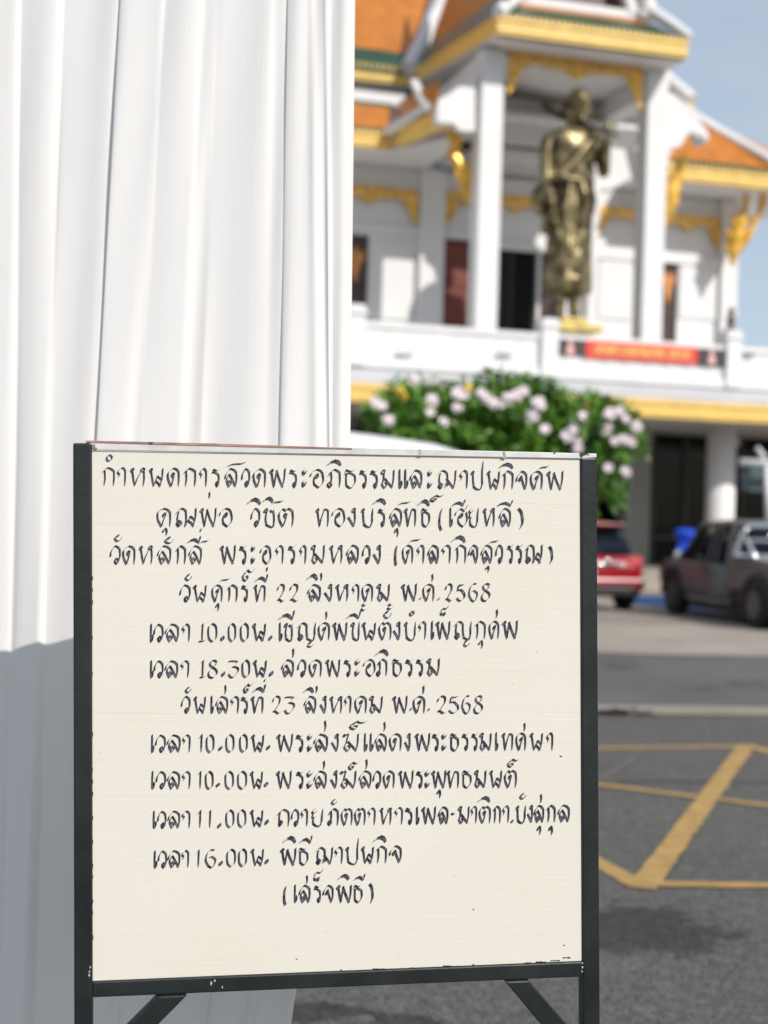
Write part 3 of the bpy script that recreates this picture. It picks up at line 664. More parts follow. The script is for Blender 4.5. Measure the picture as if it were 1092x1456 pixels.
# sash over the shoulder, waist folds and falling cloth
mb.tube([sp(847, 188, .2), sp(835, 205, .44), sp(818, 228, .45), sp(795, 250, .38), sp(778, 262, .15)], [.11, .12, .12, .11, .10], 10)
mb.tube([sp(790, 246, .30), sp(806, 254, .44), sp(825, 256, .44), sp(843, 262, .24)], [.07, .09, .10, .08], 10)
mb.tube([sp(826, 256, .42), sp(830, 275, .48), sp(828, 300, .46), sp(822, 325, .46)], [.10, .12, .11, .05], 10)
mb.tube([sp(812, 256, .42), sp(806, 290, .46), sp(804, 330, .45), sp(800, 372, .44), sp(805, 405, .46)], [.07, .09, .09, .09, .06], 10)
mb.tube([sp(838, 262, .3), sp(843, 285, .25), sp(842, 305, .2)], [.10, .10, .05], 10)
for k in range(6): mb.tube([sp(790+k*8, 300+k*6, .38), sp(797+k*5, 345+k*4, .44), sp(788+k*7, 400, .44)], [.03, .045, .03], 6)
mb.ball(sp(808, 396, .42), (.30, .10, .16), 10, 8)
body = mb.build('body', M['bronze'], st, smooth=True)
rm = body.modifiers.new('fuse', 'REMESH'); rm.mode = 'VOXEL'; rm.voxel_size = .028; rm.use_smooth_shade = True
sm = body.modifiers.new('soften', 'SMOOTH'); sm.iterations = 3
def spart(name, m, f, smooth=True, bevel=0):
    b = MB(); f(b); return b.build(name, m, st, smooth=smooth, bevel=bevel)
spart('umbrella', M['darkbronze'], lambda b: b.tube([sp(772, 145, -.25), sp(777, 149, -.22), sp(795, 160, -.15), sp(822, 176, .05), sp(845, 183, .25), sp(862, 186, .38), sp(879, 194, .52)], [.05, .15, .14, .08, .07, .065, .04], 12))
spart('alms_bag', M['bronze'], lambda b: (b.ball(sp(772, 284, -.25), (.30, .28, .42), 14, 10), b.tube([sp(770, 265, -.2), sp(790, 225, .1), sp(845, 192, -.1)], .05, 8)))
spart('cloth_end', M['bronze'], lambda b: b.tube([sp(786, 300, .1), sp(780, 318, .1), sp(772, 332, .1)], [.14, .18, .08], 10))
spart('pedestal', M['goldbase'], lambda b: (b.bbox(*rect(796, 858, 458, 469, SV+.75, 1.5)), b.bbox(*rect(799, 836, 450, 458.5, SV+.6, 1.2))), smooth=False, bevel=.02)
# small figure on the parapet post
uf = L(pu, BVp-.12, pw_-.02)
fg = MB().lathe(uf, [(.13, 0), (.15, .04), (.08, .1), (.11, .2), (.13, .28), (.06, .34), (.08, .40), (.09, .46), (.05, .54), (.01, .60)], 14).build('bronze_urn', M['skin'], None, smooth=True)
tag(fg, 'small dark bronze figurine on the parapet post at the right corner of the gallery', 'ornament')

# ---------------------------------------------------------------- vehicles
def shell(parent, name, m, secs, smooth=True, bevel=0.0):
    """loft through cross sections along the length: (y, [(x, z)...]) open half outlines mirrored; local coordinates"""
    v = []; f = []; n = None
    for y, pr in secs:
        ring = [(x, y, z) for x, z in pr] + [(-x, y, z) for x, z in reversed(pr)]
        n = len(ring); v += ring
    for k in range(len(secs)-1):
        for j in range(n):
            a = k*n+j; b = k*n+(j+1) % n; f.append((a, b, b+n, a+n))
    f.append(tuple(reversed(range(n)))); f.append(tuple((len(secs)-1)*n+j for j in range(n)))
    mb = MB(); mb.v = v; mb.f = f
    o = mb.build(name, m, parent, world=False, smooth=smooth)
    if bevel:
        md = o.modifiers.new('bevel', 'BEVEL'); md.width = bevel; md.segments = 3; md.limit_method = 'ANGLE'; md.angle_limit = R(25)
        o.modifiers.new('wn', 'WEIGHTED_NORMAL')
    return o
def vpart(parent, name, m, f, bevel=0.0, smooth=False):
    b = MB(); f(b); return b.build(name, m, parent, world=False, smooth=smooth, bevel=bevel)
def xlathe(b, x, y, z, prof, n=28):
    base = len(b.v)
    for r_, dx in prof:
        for j in range(n):
            a = 2*math.pi*j/n; b.v.append((x+dx, y+r_*math.cos(a), z+r_*math.sin(a)))
    for k in range(len(prof)-1):
        for j in range(n):
            a = base+k*n+j; c = base+k*n+(j+1) % n; b.f.append((a, c, c+n, a+n))
    b.f.append(tuple(base+j for j in range(n))); b.f.append(tuple(base+(len(prof)-1)*n+j for j in range(n)))
def wheel(parent, x, y, r, w=.22, side=1):
    o = vpart(parent, 'wheel', M['rubber'], lambda b: xlathe(b, x, y, r, [(r*.62, w/2*side*1.0), (r*.9, w/2*side), (r, w/2*side*.8), (r, -w/2*side*.8), (r*.9, -w/2*side), (r*.6, -w/2*side)]), smooth=False)
    q = MB(); xlathe(q, x+side*w/2, y, r, [(r*.60, .004*side), (r*.60, .018*side), (r*.54, .02*side), (r*.52, -.03*side), (r*.16, -.02*side), (r*.12, .015*side)])
    for k in range(6):
        a = k*math.pi/3; c, s_ = math.cos(a), math.sin(a)
        q.prism([(x+side*w/2-.02*side, y+c*r*.1-s_*.03, r+s_*r*.1+c*.03), (x+side*w/2-.02*side, y+c*r*.1+s_*.03, r+s_*r*.1-c*.03), (x+side*w/2-.02*side, y+c*r*.53+s_*.03, r+s_*r*.53-c*.03), (x+side*w/2-.02*side, y+c*r*.53-s_*.03, r+s_*r*.53+c*.03)], (.025*side, 0, 0))
    q.build('rim', M['rim'], o, world=False)
    return o
# ---- red hatchback seen from behind (local: y = forward, 0 at the tail)
cr_ = G(862, 869); red = empty('parked_car', (cr_.x-.12, cr_.y-.1, 0), 'red hatchback parked nose-in before the temple hall, seen from behind', 'car', R(16))
def sec(y, w, zb, zt, r=.10): return (y, [(w*.90, zb), (w, zb+.10), (w, zb+(zt-zb)*.55), (w*.985, zt-r), (w*.94, zt-.02), (w*.80, zt)])
secs = [sec(0, .74, .42, .74), sec(.03, .80, .34, .86), sec(.07, .83, .30, .94), sec(.14, .865, .28, .985), sec(.5, .885, .26, 1.02), sec(1.2, .895, .25, 1.02), sec(2.6, .895, .25, 1.0), sec(3.2, .89, .25, .96), sec(3.8, .86, .27, .86), sec(4.15, .74, .32, .70)]
shell(red, 'body', M['redcar'], secs)
gh = [(.30, [(.70, .98), (.69, 1.0), (.62, 1.1), (.55, 1.13)]), (.42, [(.78, .98), (.75, 1.12), (.68, 1.30), (.45, 1.33)]), (.62, [(.80, .98), (.77, 1.15), (.64, 1.50), (.45, 1.535)]), (1.2, [(.81, .98), (.78, 1.15), (.65, 1.54), (.45, 1.585)]), (2.2, [(.81, .98), (.78, 1.15), (.64, 1.53), (.45, 1.57)]), (2.75, [(.80, .98), (.76, 1.1), (.66, 1.35), (.45, 1.38)]), (3.2, [(.74, .94), (.7, .96), (.62, .98), (.45, .99)])]
shell(red, 'window', M['carglass'], gh)
shell(red, 'roof', M['redcar'], [(.40, [(.60, 1.50), (.58, 1.53), (.3, 1.55)]), (.60, [(.655, 1.50), (.63, 1.55), (.4, 1.585)]), (1.2, [(.665, 1.53), (.645, 1.575), (.4, 1.625)]), (2.1, [(.655, 1.52), (.63, 1.56), (.4, 1.60)]), (2.3, [(.6, 1.50), (.58, 1.52), (.4, 1.55)])])
vpart(red, 'bumper', M['black'], lambda b: b.box(-.74, .74, -.05, .25, .27, .45), .04)
vpart(red, 'bumper', M['redcar'], lambda b: b.box(-.83, .83, -.07, .22, .45, .60), .05)
for s in (-1, 1):
    o = vpart(red, 'tail_light', M['taillight'], lambda b: b.prism([(s*.50, -.012, .86), (s*.80, .03, .84), (s*.86, .12, .93), (s*.84, .16, 1.0), (s*.55, .05, .97)], (0, .06, 0)), .01)
    vpart(red, 'reflector', M['taillight'], lambda b: b.box(s*.72-.09, s*.72+.09, -.085, -.05, .40, .47), .01)
vpart(red, 'number_plate', M['chipw'], lambda b: b.box(-.48, -.12, -.03, -.005, .64, .76), .005)
vpart(red, 'handle', M['chrome'], lambda b: b.tube([(-.35, -.03, .84), (.35, -.03, .84)], .022, 12), smooth=True)  # chrome bar made long and round to catch a sun glint
for s in (.30, .42): vpart(red, 'badge', M['chrome'], lambda b: b.ball((s, -.02, .80), (.035, .02, .035)), smooth=True)
vpart(red, 'badge', M['chrome'], lambda b: b.ball((0.11, -.02, .90), (.055, .02, .045)), smooth=True)
vpart(red, 'wiper', M['black'], lambda b: b.tube([(0, .30, 1.05), (.35, .33, 1.12)], .012, 6))
vpart(red, 'spoiler', M['redcar'], lambda b: b.box(-.60, .60, .32, .62, 1.53, 1.565), .012)
for s in (-1, 1):
    for yy in (.75, 3.35): wheel(red, s*.80, yy, .31, .22, s)
# ---- grey pickup
rw = G(1080, 893); fw = at(960, 866, 24.6); 
hd = Vector((-.235, .972)); ang = math.atan2(-hd.x, hd.y)
leftn = Vector((-hd.y*1.0, hd.x))                     # left side normal
pk_o = Vector((rw.x, rw.y)) - leftn*.80              # centre line at the rear axle
pick = empty('pickup_truck', (pk_o.x, pk_o.y, 0), 'dark grey pickup truck with silver roll bar parked at the right edge, facing away', 'pickup truck', ang)
def psec(y, w, zb, zt): return (y, [(w*.94, zb), (w, zb+.08), (w, zb+(zt-zb)*.5), (w*.985, zt-.12), (w*.95, zt-.03), (w*.84, zt)])
shell(pick, 'body', M['greycar'], [psec(-.0+1.02, .86, .34, .98), psec(1.6, .88, .34, .98), psec(2.0, .885, .34, .98), psec(2.9, .88, .36, 1.00), psec(3.5, .86, .42, .97), psec(3.78, .80, .52, .90), psec(3.88, .66, .56, .80)])
vpart(pick, 'cargo_bed', M['greycar'], lambda b: (b.box(-.86, -.80, -1.15, 1.0, .55, 1.02), b.box(.80, .86, -1.15, 1.0, .55, 1.02), b.box(-.80, .80, -1.15, 1.0, .55, .62), b.box(-.80, .80, .94, 1.0, .62, 1.02)), .02)
vpart(pick, 'chassis_shade_block', M['black'], lambda b: b.box(-.80, .80, .5, 2.5, .17, .52), .02)  # black underbody, widened and lowered to stand in for shade beneath the truck
vpart(pick, 'tailgate', M['greycar'], lambda b: b.box(-.79, .79, -1.2, -1.14, .56, 1.02), .02)
def csec(y, wb, wt, zt): return (y, [(wb, .96), (wb-.01, 1.02), ((wb+wt)/2, (1.0+zt)/2), (wt, zt-.04), (wt-.06, zt)])
shell(pick, 'cab_glass', M['carglass'], [csec(1.10, .80, .68, 1.60), csec(1.2, .82, .70, 1.63), csec(1.9, .82, .70, 1.64), csec(2.25, .82, .69, 1.60), (2.75, [(.80, .96), (.79, 1.0), (.75, 1.1), (.72, 1.14), (.66, 1.16)]), (3.0, [(.78, .94), (.77, .95), (.75, .96), (.7, .965), (.66, .97)])])
shell(pick, 'roof', M['greycar'], [(1.06, [(.68, 1.59), (.66, 1.63), (.4, 1.65)]), (1.2, [(.715, 1.60), (.69, 1.66), (.4, 1.69)]), (1.9, [(.715, 1.60), (.69, 1.66), (.4, 1.70)]), (2.3, [(.70, 1.57), (.67, 1.61), (.4, 1.64)])])
for s in (-1, 1):
    for pts in ([(.815, 1.05, .96), (.70, 1.10, 1.62)], [(.835, 1.52, .96), (.72, 1.48, 1.62)], [(.835, 1.76, .96), (.72, 1.66, 1.62)], [(.80, 2.86, .97), (.70, 2.26, 1.60)]):
        vpart(pick, 'pillar', M['greycar'], lambda b: b.beam((s*pts[0][0], pts[0][1], pts[0][2]), (s*pts[1][0], pts[1][1], pts[1][2]), .09, .05), .01)
    d = vpart(pick, 'door', M['greycar'], lambda b: b.box(s*.885-.012, s*.885+.012, 1.74, 2.72, .50, .95), .01)
    vpart(d, 'handle', M['black'], lambda b: b.box(s*.905-.012, s*.905+.012, 1.80, 1.95, .86, .89), .006)
    vpart(pick, 'side_step', M['greycar'], lambda b: b.tube([(s*.90, .75, .36), (s*.92, 1.0, .33), (s*.92, 2.2, .33), (s*.90, 2.4, .36)], .045, 8), smooth=True)
    mi = vpart(pick, 'mirror', M['chrome'], lambda b: b.ball((s*.98, 2.58, 1.06), (.10, .06, .09)), smooth=True)
    for yy in (0.0, 2.98): wheel(pick, s*.80, yy, .36, .24, s)
    for yy in (0.0, 2.98):                             # wheel arches
        def arch(b):
            pts = [(s*.87, yy+.46*math.cos(a), .36+.46*math.sin(a)) for a in [math.pi*k/14 for k in range(15)]]
            b.tube(pts, .05, 8)
        vpart(pick, 'wheel_arch', M['black'], arch, smooth=True)
        vpart(pick, 'wheel_housing', M['black'], lambda b: b.prism([(s*.62, yy+.43*math.cos(a), .38+.43*math.sin(a)) for a in [math.pi*k/14 for k in range(15)]], (s*.262, 0, 0)))
    vpart(pick, 'indicator_lamp', M['amber'], lambda b: b.box(s*.80-.05, s*.80+.05, .50, .62, .36, .44), .01)
rb = MB()
for s in (-1, 1):
    rb.tube([(s*.80, .92, 1.0), (s*.79, .86, 1.15), (s*.70, .80, 1.50), (s*.60, .80, 1.60)], .040, 10)
    rb.tube([(s*.78, .2, 1.04), (s*.74, .5, 1.28), (s*.70, .78, 1.50)], .038, 10)
rb.tube([(-.62, .80, 1.60), (.62, .80, 1.60)], .045, 10); rb.tube([(-.74, .82, 1.36), (.74, .82, 1.36)], .032, 10)
rb.tube([(-.80, .86, 1.10), (.80, .86, 1.10)], .045, 10)
for s in (-1, 1): rb.tube([(s*.82, .95, 1.07), (s*.82, -1.1, 1.07)], .035, 10)
rb.build('roll_bar', M['chrome'], pick, world=False, smooth=True)
# ---- blue bag on a bin stand behind the pickup
bx = at(973, 768, 28.0)
bb = empty('rubbish_bag', (bx.x, bx.y, 0), 'bright blue plastic bag tied on a stand beyond the grey pickup', 'bag')
MB().tube([(bx.x, bx.y, 0), (bx.x, bx.y, 1.1)], .03, 8).build('stand', M['alu'], bb)
rr = random.Random(4); q = MB(); n = 22; prof = [(.08, 1.02), (.13, 1.08), (.12, 1.18), (.09, 1.25), (.15, 1.32), (.18, 1.40), (.17, 1.47), (.11, 1.50)]
q.lathe((bx.x, bx.y, 0), prof, n, 1.1, .9)
q.v = [(x+rr.uniform(-.02, .02), y+rr.uniform(-.02, .02), z+rr.uniform(-.015, .015)) for x, y, z in q.v]
q.build('bag', M['blue'], bb, smooth=False)
# ---- white minivan, only its roof shows above the board
vD = 9.5; tip = at(694, 640, vD)
van = empty('minivan', (tip.x-1.4, vD+.4, 0), 'white van parked behind the notice board, only its rounded roof showing', 'van', R(-90))
# local y forward = world +x
zt_ = at(600, 613, vD).z
def vsec(y, w, zt, zb=.35): return (y, [(w*.93, zb), (w, zb+.1), (w, zt*.55), (w*.97, zt*.72), (w*.88, zt-.16), (w*.72, zt-.03), (w*.35, zt+.01)])
z0 = zt_
shell(van, 'body', M['whitecar'], [vsec(-3.2, .70, z0-.1), vsec(-3.0, .82, z0+.06), vsec(-1.6, .85, z0+.08), vsec(-.2, .85, z0+.03), vsec(.4, .84, z0-.015), vsec(.82, .82, z0-.055), vsec(1.05, .80, z0-.085), vsec(1.22, .78, z0-.13), vsec(1.36, .76, z0-.21), vsec(1.44, .74, z0-.33), vsec(1.56, .74, 1.30), vsec(1.70, .72, 1.05), vsec(1.78, .66, .85)])
vpart(van, 'side_window', M['pinkfig'], lambda b: b.ball((.775, .03, z0-.16), (.05, .24, .10)), smooth=True)
vpart(van, 'side_window', M['carglass'], lambda b: b.box(.835, .85, -1.6, 1.1, 1.15, 1.45), .02)
vpart(van, 'roof_clip', M['black'], lambda b: b.ball((.80, .33, z0-.14), (.03, .03, .035)), smooth=True)
vpart(van, 'windscreen', M['carglass'], lambda b: b.prism([(-.62, 1.455, z0-.36), (.62, 1.455, z0-.36), (.64, 1.575, 1.32), (-.64, 1.575, 1.32)], (0, .02, 0)), .01)
for s in (-1, 1): vpart(van, 'headlight', M['chrome'], lambda b: b.box(s*.56-.12, s*.56+.12, 1.70, 1.80, .78, .92), .03)
vpart(van, 'bumper', M['black'], lambda b: b.box(-.68, .68, 1.70, 1.86, .36, .56), .04)
for s in (-1, 1):
    for yy in (-2.2, 1.35): wheel(van, s*.78, yy, .31, .2, s)

# ---- white tube frame of a parked handcart / rail at the right edge
ra = at(1052, 657, 29.5); rb_ = at(1180, 664, 29.5)
rl = empty('tube_rack', (ra.x+.6, ra.y, 0), 'white steel tube rack standing beside the round white column at the right edge', 'rack')
MB().tube([ra, rb_], .075, 12).build('rail', M['white'], rl, smooth=True)
MB().tube([at(1091, 662, 29.5), at(1093, 745, 29.5)], .07, 10).build('upright', M['white'], rl, smooth=True)
MB().tube([at(1076, 636, 29.6), at(1084, 648, 29.6), at(1086, 657, 29.6)], [.05, .07, .06], 10).build('hook', M['grey'], rl, smooth=True)
x_ = at(1150, 664, 29.5); MB().tube([x_, Vector((x_.x, x_.y, 0))], .06, 10).build('upright', M['white'], rl, smooth=True)
x_ = at(1110, 664, 29.5); MB().prism([at(1054, 662, 29.9), at(1170, 668, 29.9), at(1170, 702, 29.9), at(1054, 698, 29.9)], (0, .03, 0)).build('panel', mat('glass_sky_reflection_blue', (.085, .12, .125), .4), rl)  # opaque panel for glass, its sky reflection put into the blue colour

# ---------------------------------------------------------------- flowering tree
TD = 16.5
tb = at(705, 640, TD)
tree = empty('flowering_tree', (tb.x, tb.y, 0), 'leafy green flowering tree with pale pink blossoms in front of the temple', 'tree')
rnd = random.Random(21)
trunk = MB(); trunk.tube([(tb.x, tb.y, 0), (tb.x+.05, tb.y, .8), (tb.x-.03, tb.y, 1.5), (tb.x+.02, tb.y, 1.9)], [.13, .10, .09, .07], 12)
blobs = [(548, 600, 20, 24), (575, 572, 24, 20), (612, 576, 24, 18), (603, 600, 26, 26), (650, 596, 28, 28), (646, 570, 20, 14), (700, 564, 26, 20), (738, 564, 30, 20), (772, 580, 26, 24), (700, 608, 32, 30), (640, 628, 46, 20), (752, 608, 34, 26), (812, 596, 24, 26), (838, 620, 26, 26), (868, 598, 24, 20), (886, 630, 15, 18), (800, 636, 36, 24), (848, 655, 20, 18), (862, 686, 18, 14), (856, 712, 11, 12), (845, 578, 14, 9), (898, 612, 9, 9), (575, 630, 30, 20), (720, 650, 56, 26), (790, 680, 44, 30), (820, 660, 30, 30)]
cents = []
for (x, y, rx, ry) in blobs:
    c = at(x, y, TD+rnd.uniform(-.35, .35)); k = TD/FPX; cents.append((c, rx*k, ry*k))
    q = [Vector((tb.x+.02, tb.y, 1.6)), (Vector((tb.x, tb.y, 1.9))+c)/2+Vector((0, 0, -.15)), c]
    trunk.tube(q, [.06, .035, .012], 7)
trunk.build('trunk', M['bark'], tree, smooth=True)
lv = MB()
def leaf(q, d, ln, w):
    s_ = d.cross(Vector((rnd.uniform(-1, 1), rnd.uniform(-1, 1), 1))).normalized()*w
    m_ = q + d*ln*.5 + Vector((0, 0, ln*.10)); lv.quad(q, m_+s_, q+d*ln, m_-s_)
for (c, rx, rz) in cents:
    # sprigs: short stems carrying whorls of long leaves, spread unevenly through the clump
    for k in range(int(1500*rx*rz)):
        p = Vector((rnd.gauss(0, 1), rnd.gauss(0, 1), rnd.gauss(0, 1))).normalized()*(rnd.random()**.45)*rnd.uniform(.7, 1.18)
        q = c + Vector((p.x*rx, p.y*max(rx, .4), p.z*rz))
        ax = (Vector((p.x*.8, p.y*.8, p.z*.6+.35)) + Vector((rnd.uniform(-.5, .5), rnd.uniform(-.5, .5), rnd.uniform(-.4, .5)))).normalized()
        sl_n = rnd.uniform(.10, .22)
        for j in range(rnd.randint(7, 11)):
            a = rnd.uniform(0, 6.28); t = rnd.random(); side = ax.cross(Vector((math.cos(a), math.sin(a), .3))).normalized()
            d = (ax*rnd.uniform(.1, .8) + side + Vector((0, 0, -rnd.uniform(0, .5)))).normalized()
            ln = rnd.uniform(.09, .18); leaf(q+ax*sl_n*t, d, ln, ln*rnd.uniform(.12, .19))
crown = link('crown', lv.mesh('crown'), M['leaf'], tree); print('leaves', len(lv.f))
fl = [(535, 572, 10), (543, 578, 7), (614, 569, 10), (612, 586, 6), (652, 559, 12), (660, 563, 8), (650, 581, 8), (692, 566, 9), (684, 560, 6), (724, 566, 12), (735, 562, 8), (765, 573, 9), (757, 591, 8), (775, 611, 6), (768, 578, 6), (829, 594, 7), (552, 598, 7), (590, 540, 7), (866, 588, 8), (880, 585, 9), (888, 596, 7), (862, 611, 9), (905, 607, 8), (885, 626, 9), (897, 628, 7), (875, 628, 6), (805, 620, 8), (815, 612, 6), (820, 628, 7), (822, 638, 6), (865, 665, 6), (890, 671, 6), (700, 573, 6), (630, 600, 5), (745, 556, 6), (712, 574, 6)]
for i, (x, y, r_) in enumerate(fl):
    c = at(x, y, TD-.75); r_ = r_*.82*rnd.uniform(.62, 1.0)*TD/FPX; f = MB()
    for k in range(9+int(r_*110)):
        o_ = c + Vector((rnd.uniform(-1, 1)*r_*.6, rnd.uniform(-.6, .6)*r_, rnd.uniform(-1, 1)*r_*.6)); nrm = Vector((rnd.uniform(-.7, .7), -1, rnd.uniform(-.2, .9))).normalized()
        a0 = nrm.cross(Vector((0, 0, 1))).normalized(); b0 = a0.cross(nrm)
        for j in range(5):
            a = j*1.2566+k; d = a0*math.cos(a)+b0*math.sin(a); s_ = nrm.cross(d)*.02
            f.quad(o_, o_+d*.03+s_+nrm*.006, o_+d*.052+nrm*.014, o_+d*.03-s_+nrm*.006)
    f.build('blossom', M['petal'], tree)
for x, y in ((568, 556), (573, 563), (665, 552)):
    c = at(x, y, TD-.55); MB().ball(c, (.05, .03, .06), 6, 5).build('blossom', M['petaly'], tree)

# ---------------------------------------------------------------- white drape
CY = 2.455
ctl = [(-420, -430, -440, 0), (-380, -388, -396, 2.5), (-320, -326, -330, 0.4), (-270, -272, -280, 3), (-215, -216, -222, .5), (-160, -165, -175, 2.6), (-110, -115, -125, .6), (-60, -66, -80, 2.4), (-18, -22, -45, 1.6), (16, 12, -8, 1.2), (27, 22, 0, .3), (34, 30, 8, .9),
       (58, 50, 26, 2.6), (80, 62, 36, 2.6), (90, 70, 48, .9), (97, 77, 54, .7), (125, 100, 84, 1.3), (150, 120, 98, 2.0), (168, 133, 108, 2.3), (176, 141, 112, 1.6), (170.5, 136.5, 109, 3.7), (182, 146, 118, 4.3), (205, 172, 150, 3.4), (222, 186, 160, 2.4), (232, 196, 168, 2.9), (240, 206, 174, 2.2), (262, 235, 200, 3.1), (282, 254, 214, 2.9), (290, 262, 222, .9),
       (298, 272, 226, .8), (306, 283, 232, 1.5), (313, 292, 236, .9), (330, 312, 246, 1.5), (362, 345, 262, 2.4), (382, 370, 276, 2.5), (392, 384, 284, 1.7), (404, 398, 294, 2.1), (412, 402, 300, 1.0), (409, 397.5, 297, 2.7), (420, 410, 310, 3.1), (434, 436, 325, 2.3), (442, 450, 336, 2.9), (450, 461, 344, .9), (458, 466, 350, 1.0),
       (463, 469, 356, 2.2), (470, 471, 362, .8), (474, 475, 372, 1.6), (484, 484, 390, 2.1), (495, 491, 404, 2.0), (504, 497, 415, .9), (503, 496, 414, -.4), (488, 480, 395, -2.0)]
def cx(c, y):
    y0, y1, y2 = 0, 640, 1440; a, b, e = c[:3]
    m = (b-a)/640
    if y < 640: return a + m*y
    t = (y-640)/800; return b + m*(y-640) + (e-b-m*800)*t**1.5
def cat(p0, p1, p2, p3, t):
    return 0.5*((2*p1)+(-p0+p2)*t+(2*p0-5*p1+4*p2-p3)*t*t+(-p0+3*p1-3*p2+p3)*t*t*t)
rows = list(range(-700, 2100, 20)); SUBN = 7; v = []; f = []; ncol = None
wr = random.Random(2); ph = [wr.uniform(0, 6.28) for _ in range(40)]
for iy, y in enumerate(rows):
    pts = [(cx(c, y), c[3]) for c in ctl]; line = []
    for k in range(1, len(pts)-2):
        for s_ in range(SUBN):
            t = s_/SUBN; line.append((cat(pts[k-1][0], pts[k][0], pts[k+1][0], pts[k+2][0], t), cat(pts[k-1][1], pts[k][1], pts[k+1][1], pts[k+2][1], t)))
    line.append(pts[-2]); line.append(pts[-1]); ncol = len(line)
    for _ in range(9):
        ds = [q[1] for q in line]; line = [(q[0], q[1] if i in (0, len(line)-1) else (ds[i-1]+2*ds[i]+ds[i+1])/4) for i, q in enumerate(line)]
    grow = .30 + max(0, (y-500))/2600.0
    for j, (x, d) in enumerate(line):
        dd = d*1.0*grow + .02*math.sin(j*.45+ph[3]*.3+y*.002) + .10*math.sin(j*.33+y*.0035+ph[3]) + .35*math.sin(y*.0031+j*.045) + .12*math.sin(y*.013+j*.21+ph[7])*max(0, min(1, (900-y)/900))
        p = at(x, y, CY); z = p.z
        p = EYE + (p-EYE)*((CY-.01*dd)/CY); p.z = z if False else p.z
        if p.z < 0.015: p.z = 0.015
        v.append(tuple(p))
for i in range(len(rows)-1):
    for j in range(ncol-1):
        a = i*ncol+j; f.append((a, a+1, a+1+ncol, a+ncol))
cm = bpy.data.materials.new('white_drape_cloth'); cm.use_nodes = True; n = cm.node_tree.nodes; l = cm.node_tree.links; b = n['Principled BSDF']
b.inputs['Base Color'].default_value = (.86, .835, .81, 1); b.inputs['Roughness'].default_value = .75; b.inputs['Sheen Weight'].default_value = .15
t = n.new('ShaderNodeTexCoord'); mp_ = n.new('ShaderNodeMapping'); mp_.inputs['Scale'].default_value = (220, 30, 1.2)
x = n.new('ShaderNodeTexNoise'); x.inputs['Scale'].default_value = 1.0; x.inputs['Detail'].default_value = 4
bp = n.new('ShaderNodeBump'); bp.inputs['Strength'].default_value = .15; bp.inputs['Distance'].default_value = .002
l.new(t.outputs['Object'], mp_.inputs[0]); l.new(mp_.outputs[0], x.inputs['Vector']); l.new(x.outputs['Fac'], bp.inputs['Height']); l.new(bp.outputs[0], b.inputs['Normal'])
tr = n.new('ShaderNodeBsdfTranslucent'); tr.inputs[0].default_value = (.84, .82, .80, 1); ms = n.new('ShaderNodeMixShader'); ms.inputs[0].default_value = .2
l.new(b.outputs[0], ms.inputs[1]); l.new(tr.outputs[0], ms.inputs[2]); l.new(ms.outputs[0], n['Material Output'].inputs[0])
me = bpy.data.meshes.new('drape'); me.from_pydata(v, [], f); me.update()
dr = link('drape', me, cm, None, smooth=True); tag(dr, 'tall white pleated fabric drape hanging behind the left side of the notice board', 'curtain')

# ---------------------------------------------------------------- notice board
BY = 2.13; YAW = R(9.2)
b0 = at(473, 1010, BY+.0); bnrm = Vector((math.sin(YAW), -math.cos(YAW), 0)); bR = Vector((math.cos(YAW), math.sin(YAW), 0))
def K(px, py, off=0.0): return hit(px, py, b0, bnrm) + bnrm*off
foot = K(470, 1400); foot.z = 0
nb = empty('notice_board', foot, 'cream notice board hand lettered in Thai, in a dark green-black steel frame', 'notice board')
def bprism(name, m, px, off, th, par=nb, bevel=0.0):
    mb = MB().prism([K(x, y, off) for x, y in px], bnrm*-th); return mb.build(name, m, par, bevel=bevel)
def ext(a, b, t): return (a[0]+(b[0]-a[0])*t, a[1]+(b[1]-a[1])*t)
# steel posts run down to the ground
def downto(px, py):                                    # extend a front point straight down to the ground
    p = K(px, py); return Vector((p.x, p.y, 0))
def postf(xl, xr, yt, yb, xlb, xrb, off=.004, th=.026):
    a, b_, c, d = K(xl, yt, off), K(xr, yt, off), K(xrb, yb, off), K(xlb, yb, off)
    e = c + (c-b_)*((c.z)/(b_.z-c.z)); g = d + (d-a)*((d.z)/(a.z-d.z)); e.z = g.z = 0
    return MB().prism([a, b_, c, d][:2]+[e, g], bnrm*-th).build('post', M['frame'], nb, bevel=.0025)
postf(104, 130.5, 630, 1420, 105.5, 132); p2_ = postf(825, 847.5, 651, 1420, 828, 852)
bprism('rail', M['frame'], [(131.5, 1395), (827.5, 1366.5), (828, 1388), (132, 1417.5)], .0035, .025, bevel=.002)
def brace(a, b_, c, d): return bprism('brace', M['frame'], [a, b_, c, d], .010, .022, bevel=.002)
brace((225, 1413.7), (266, 1412), (120, 1560), (80, 1560)); brace((716, 1392.8), (750, 1391.4), (895, 1560), (856, 1560))
MB().beam(K(842, 1440, -.02), Vector((K(842, 1440).x+.10, K(842, 1440).y+.42, 0)), .026, .026).build('rear_leg', M['frame'], nb, bevel=.002)
MB().beam(K(118, 1000, -.02), Vector((K(118, 1000).x-.02, K(118, 1000).y+.30, 0)), .024, .024).build('rear_leg', M['frame'], nb, bevel=.002)
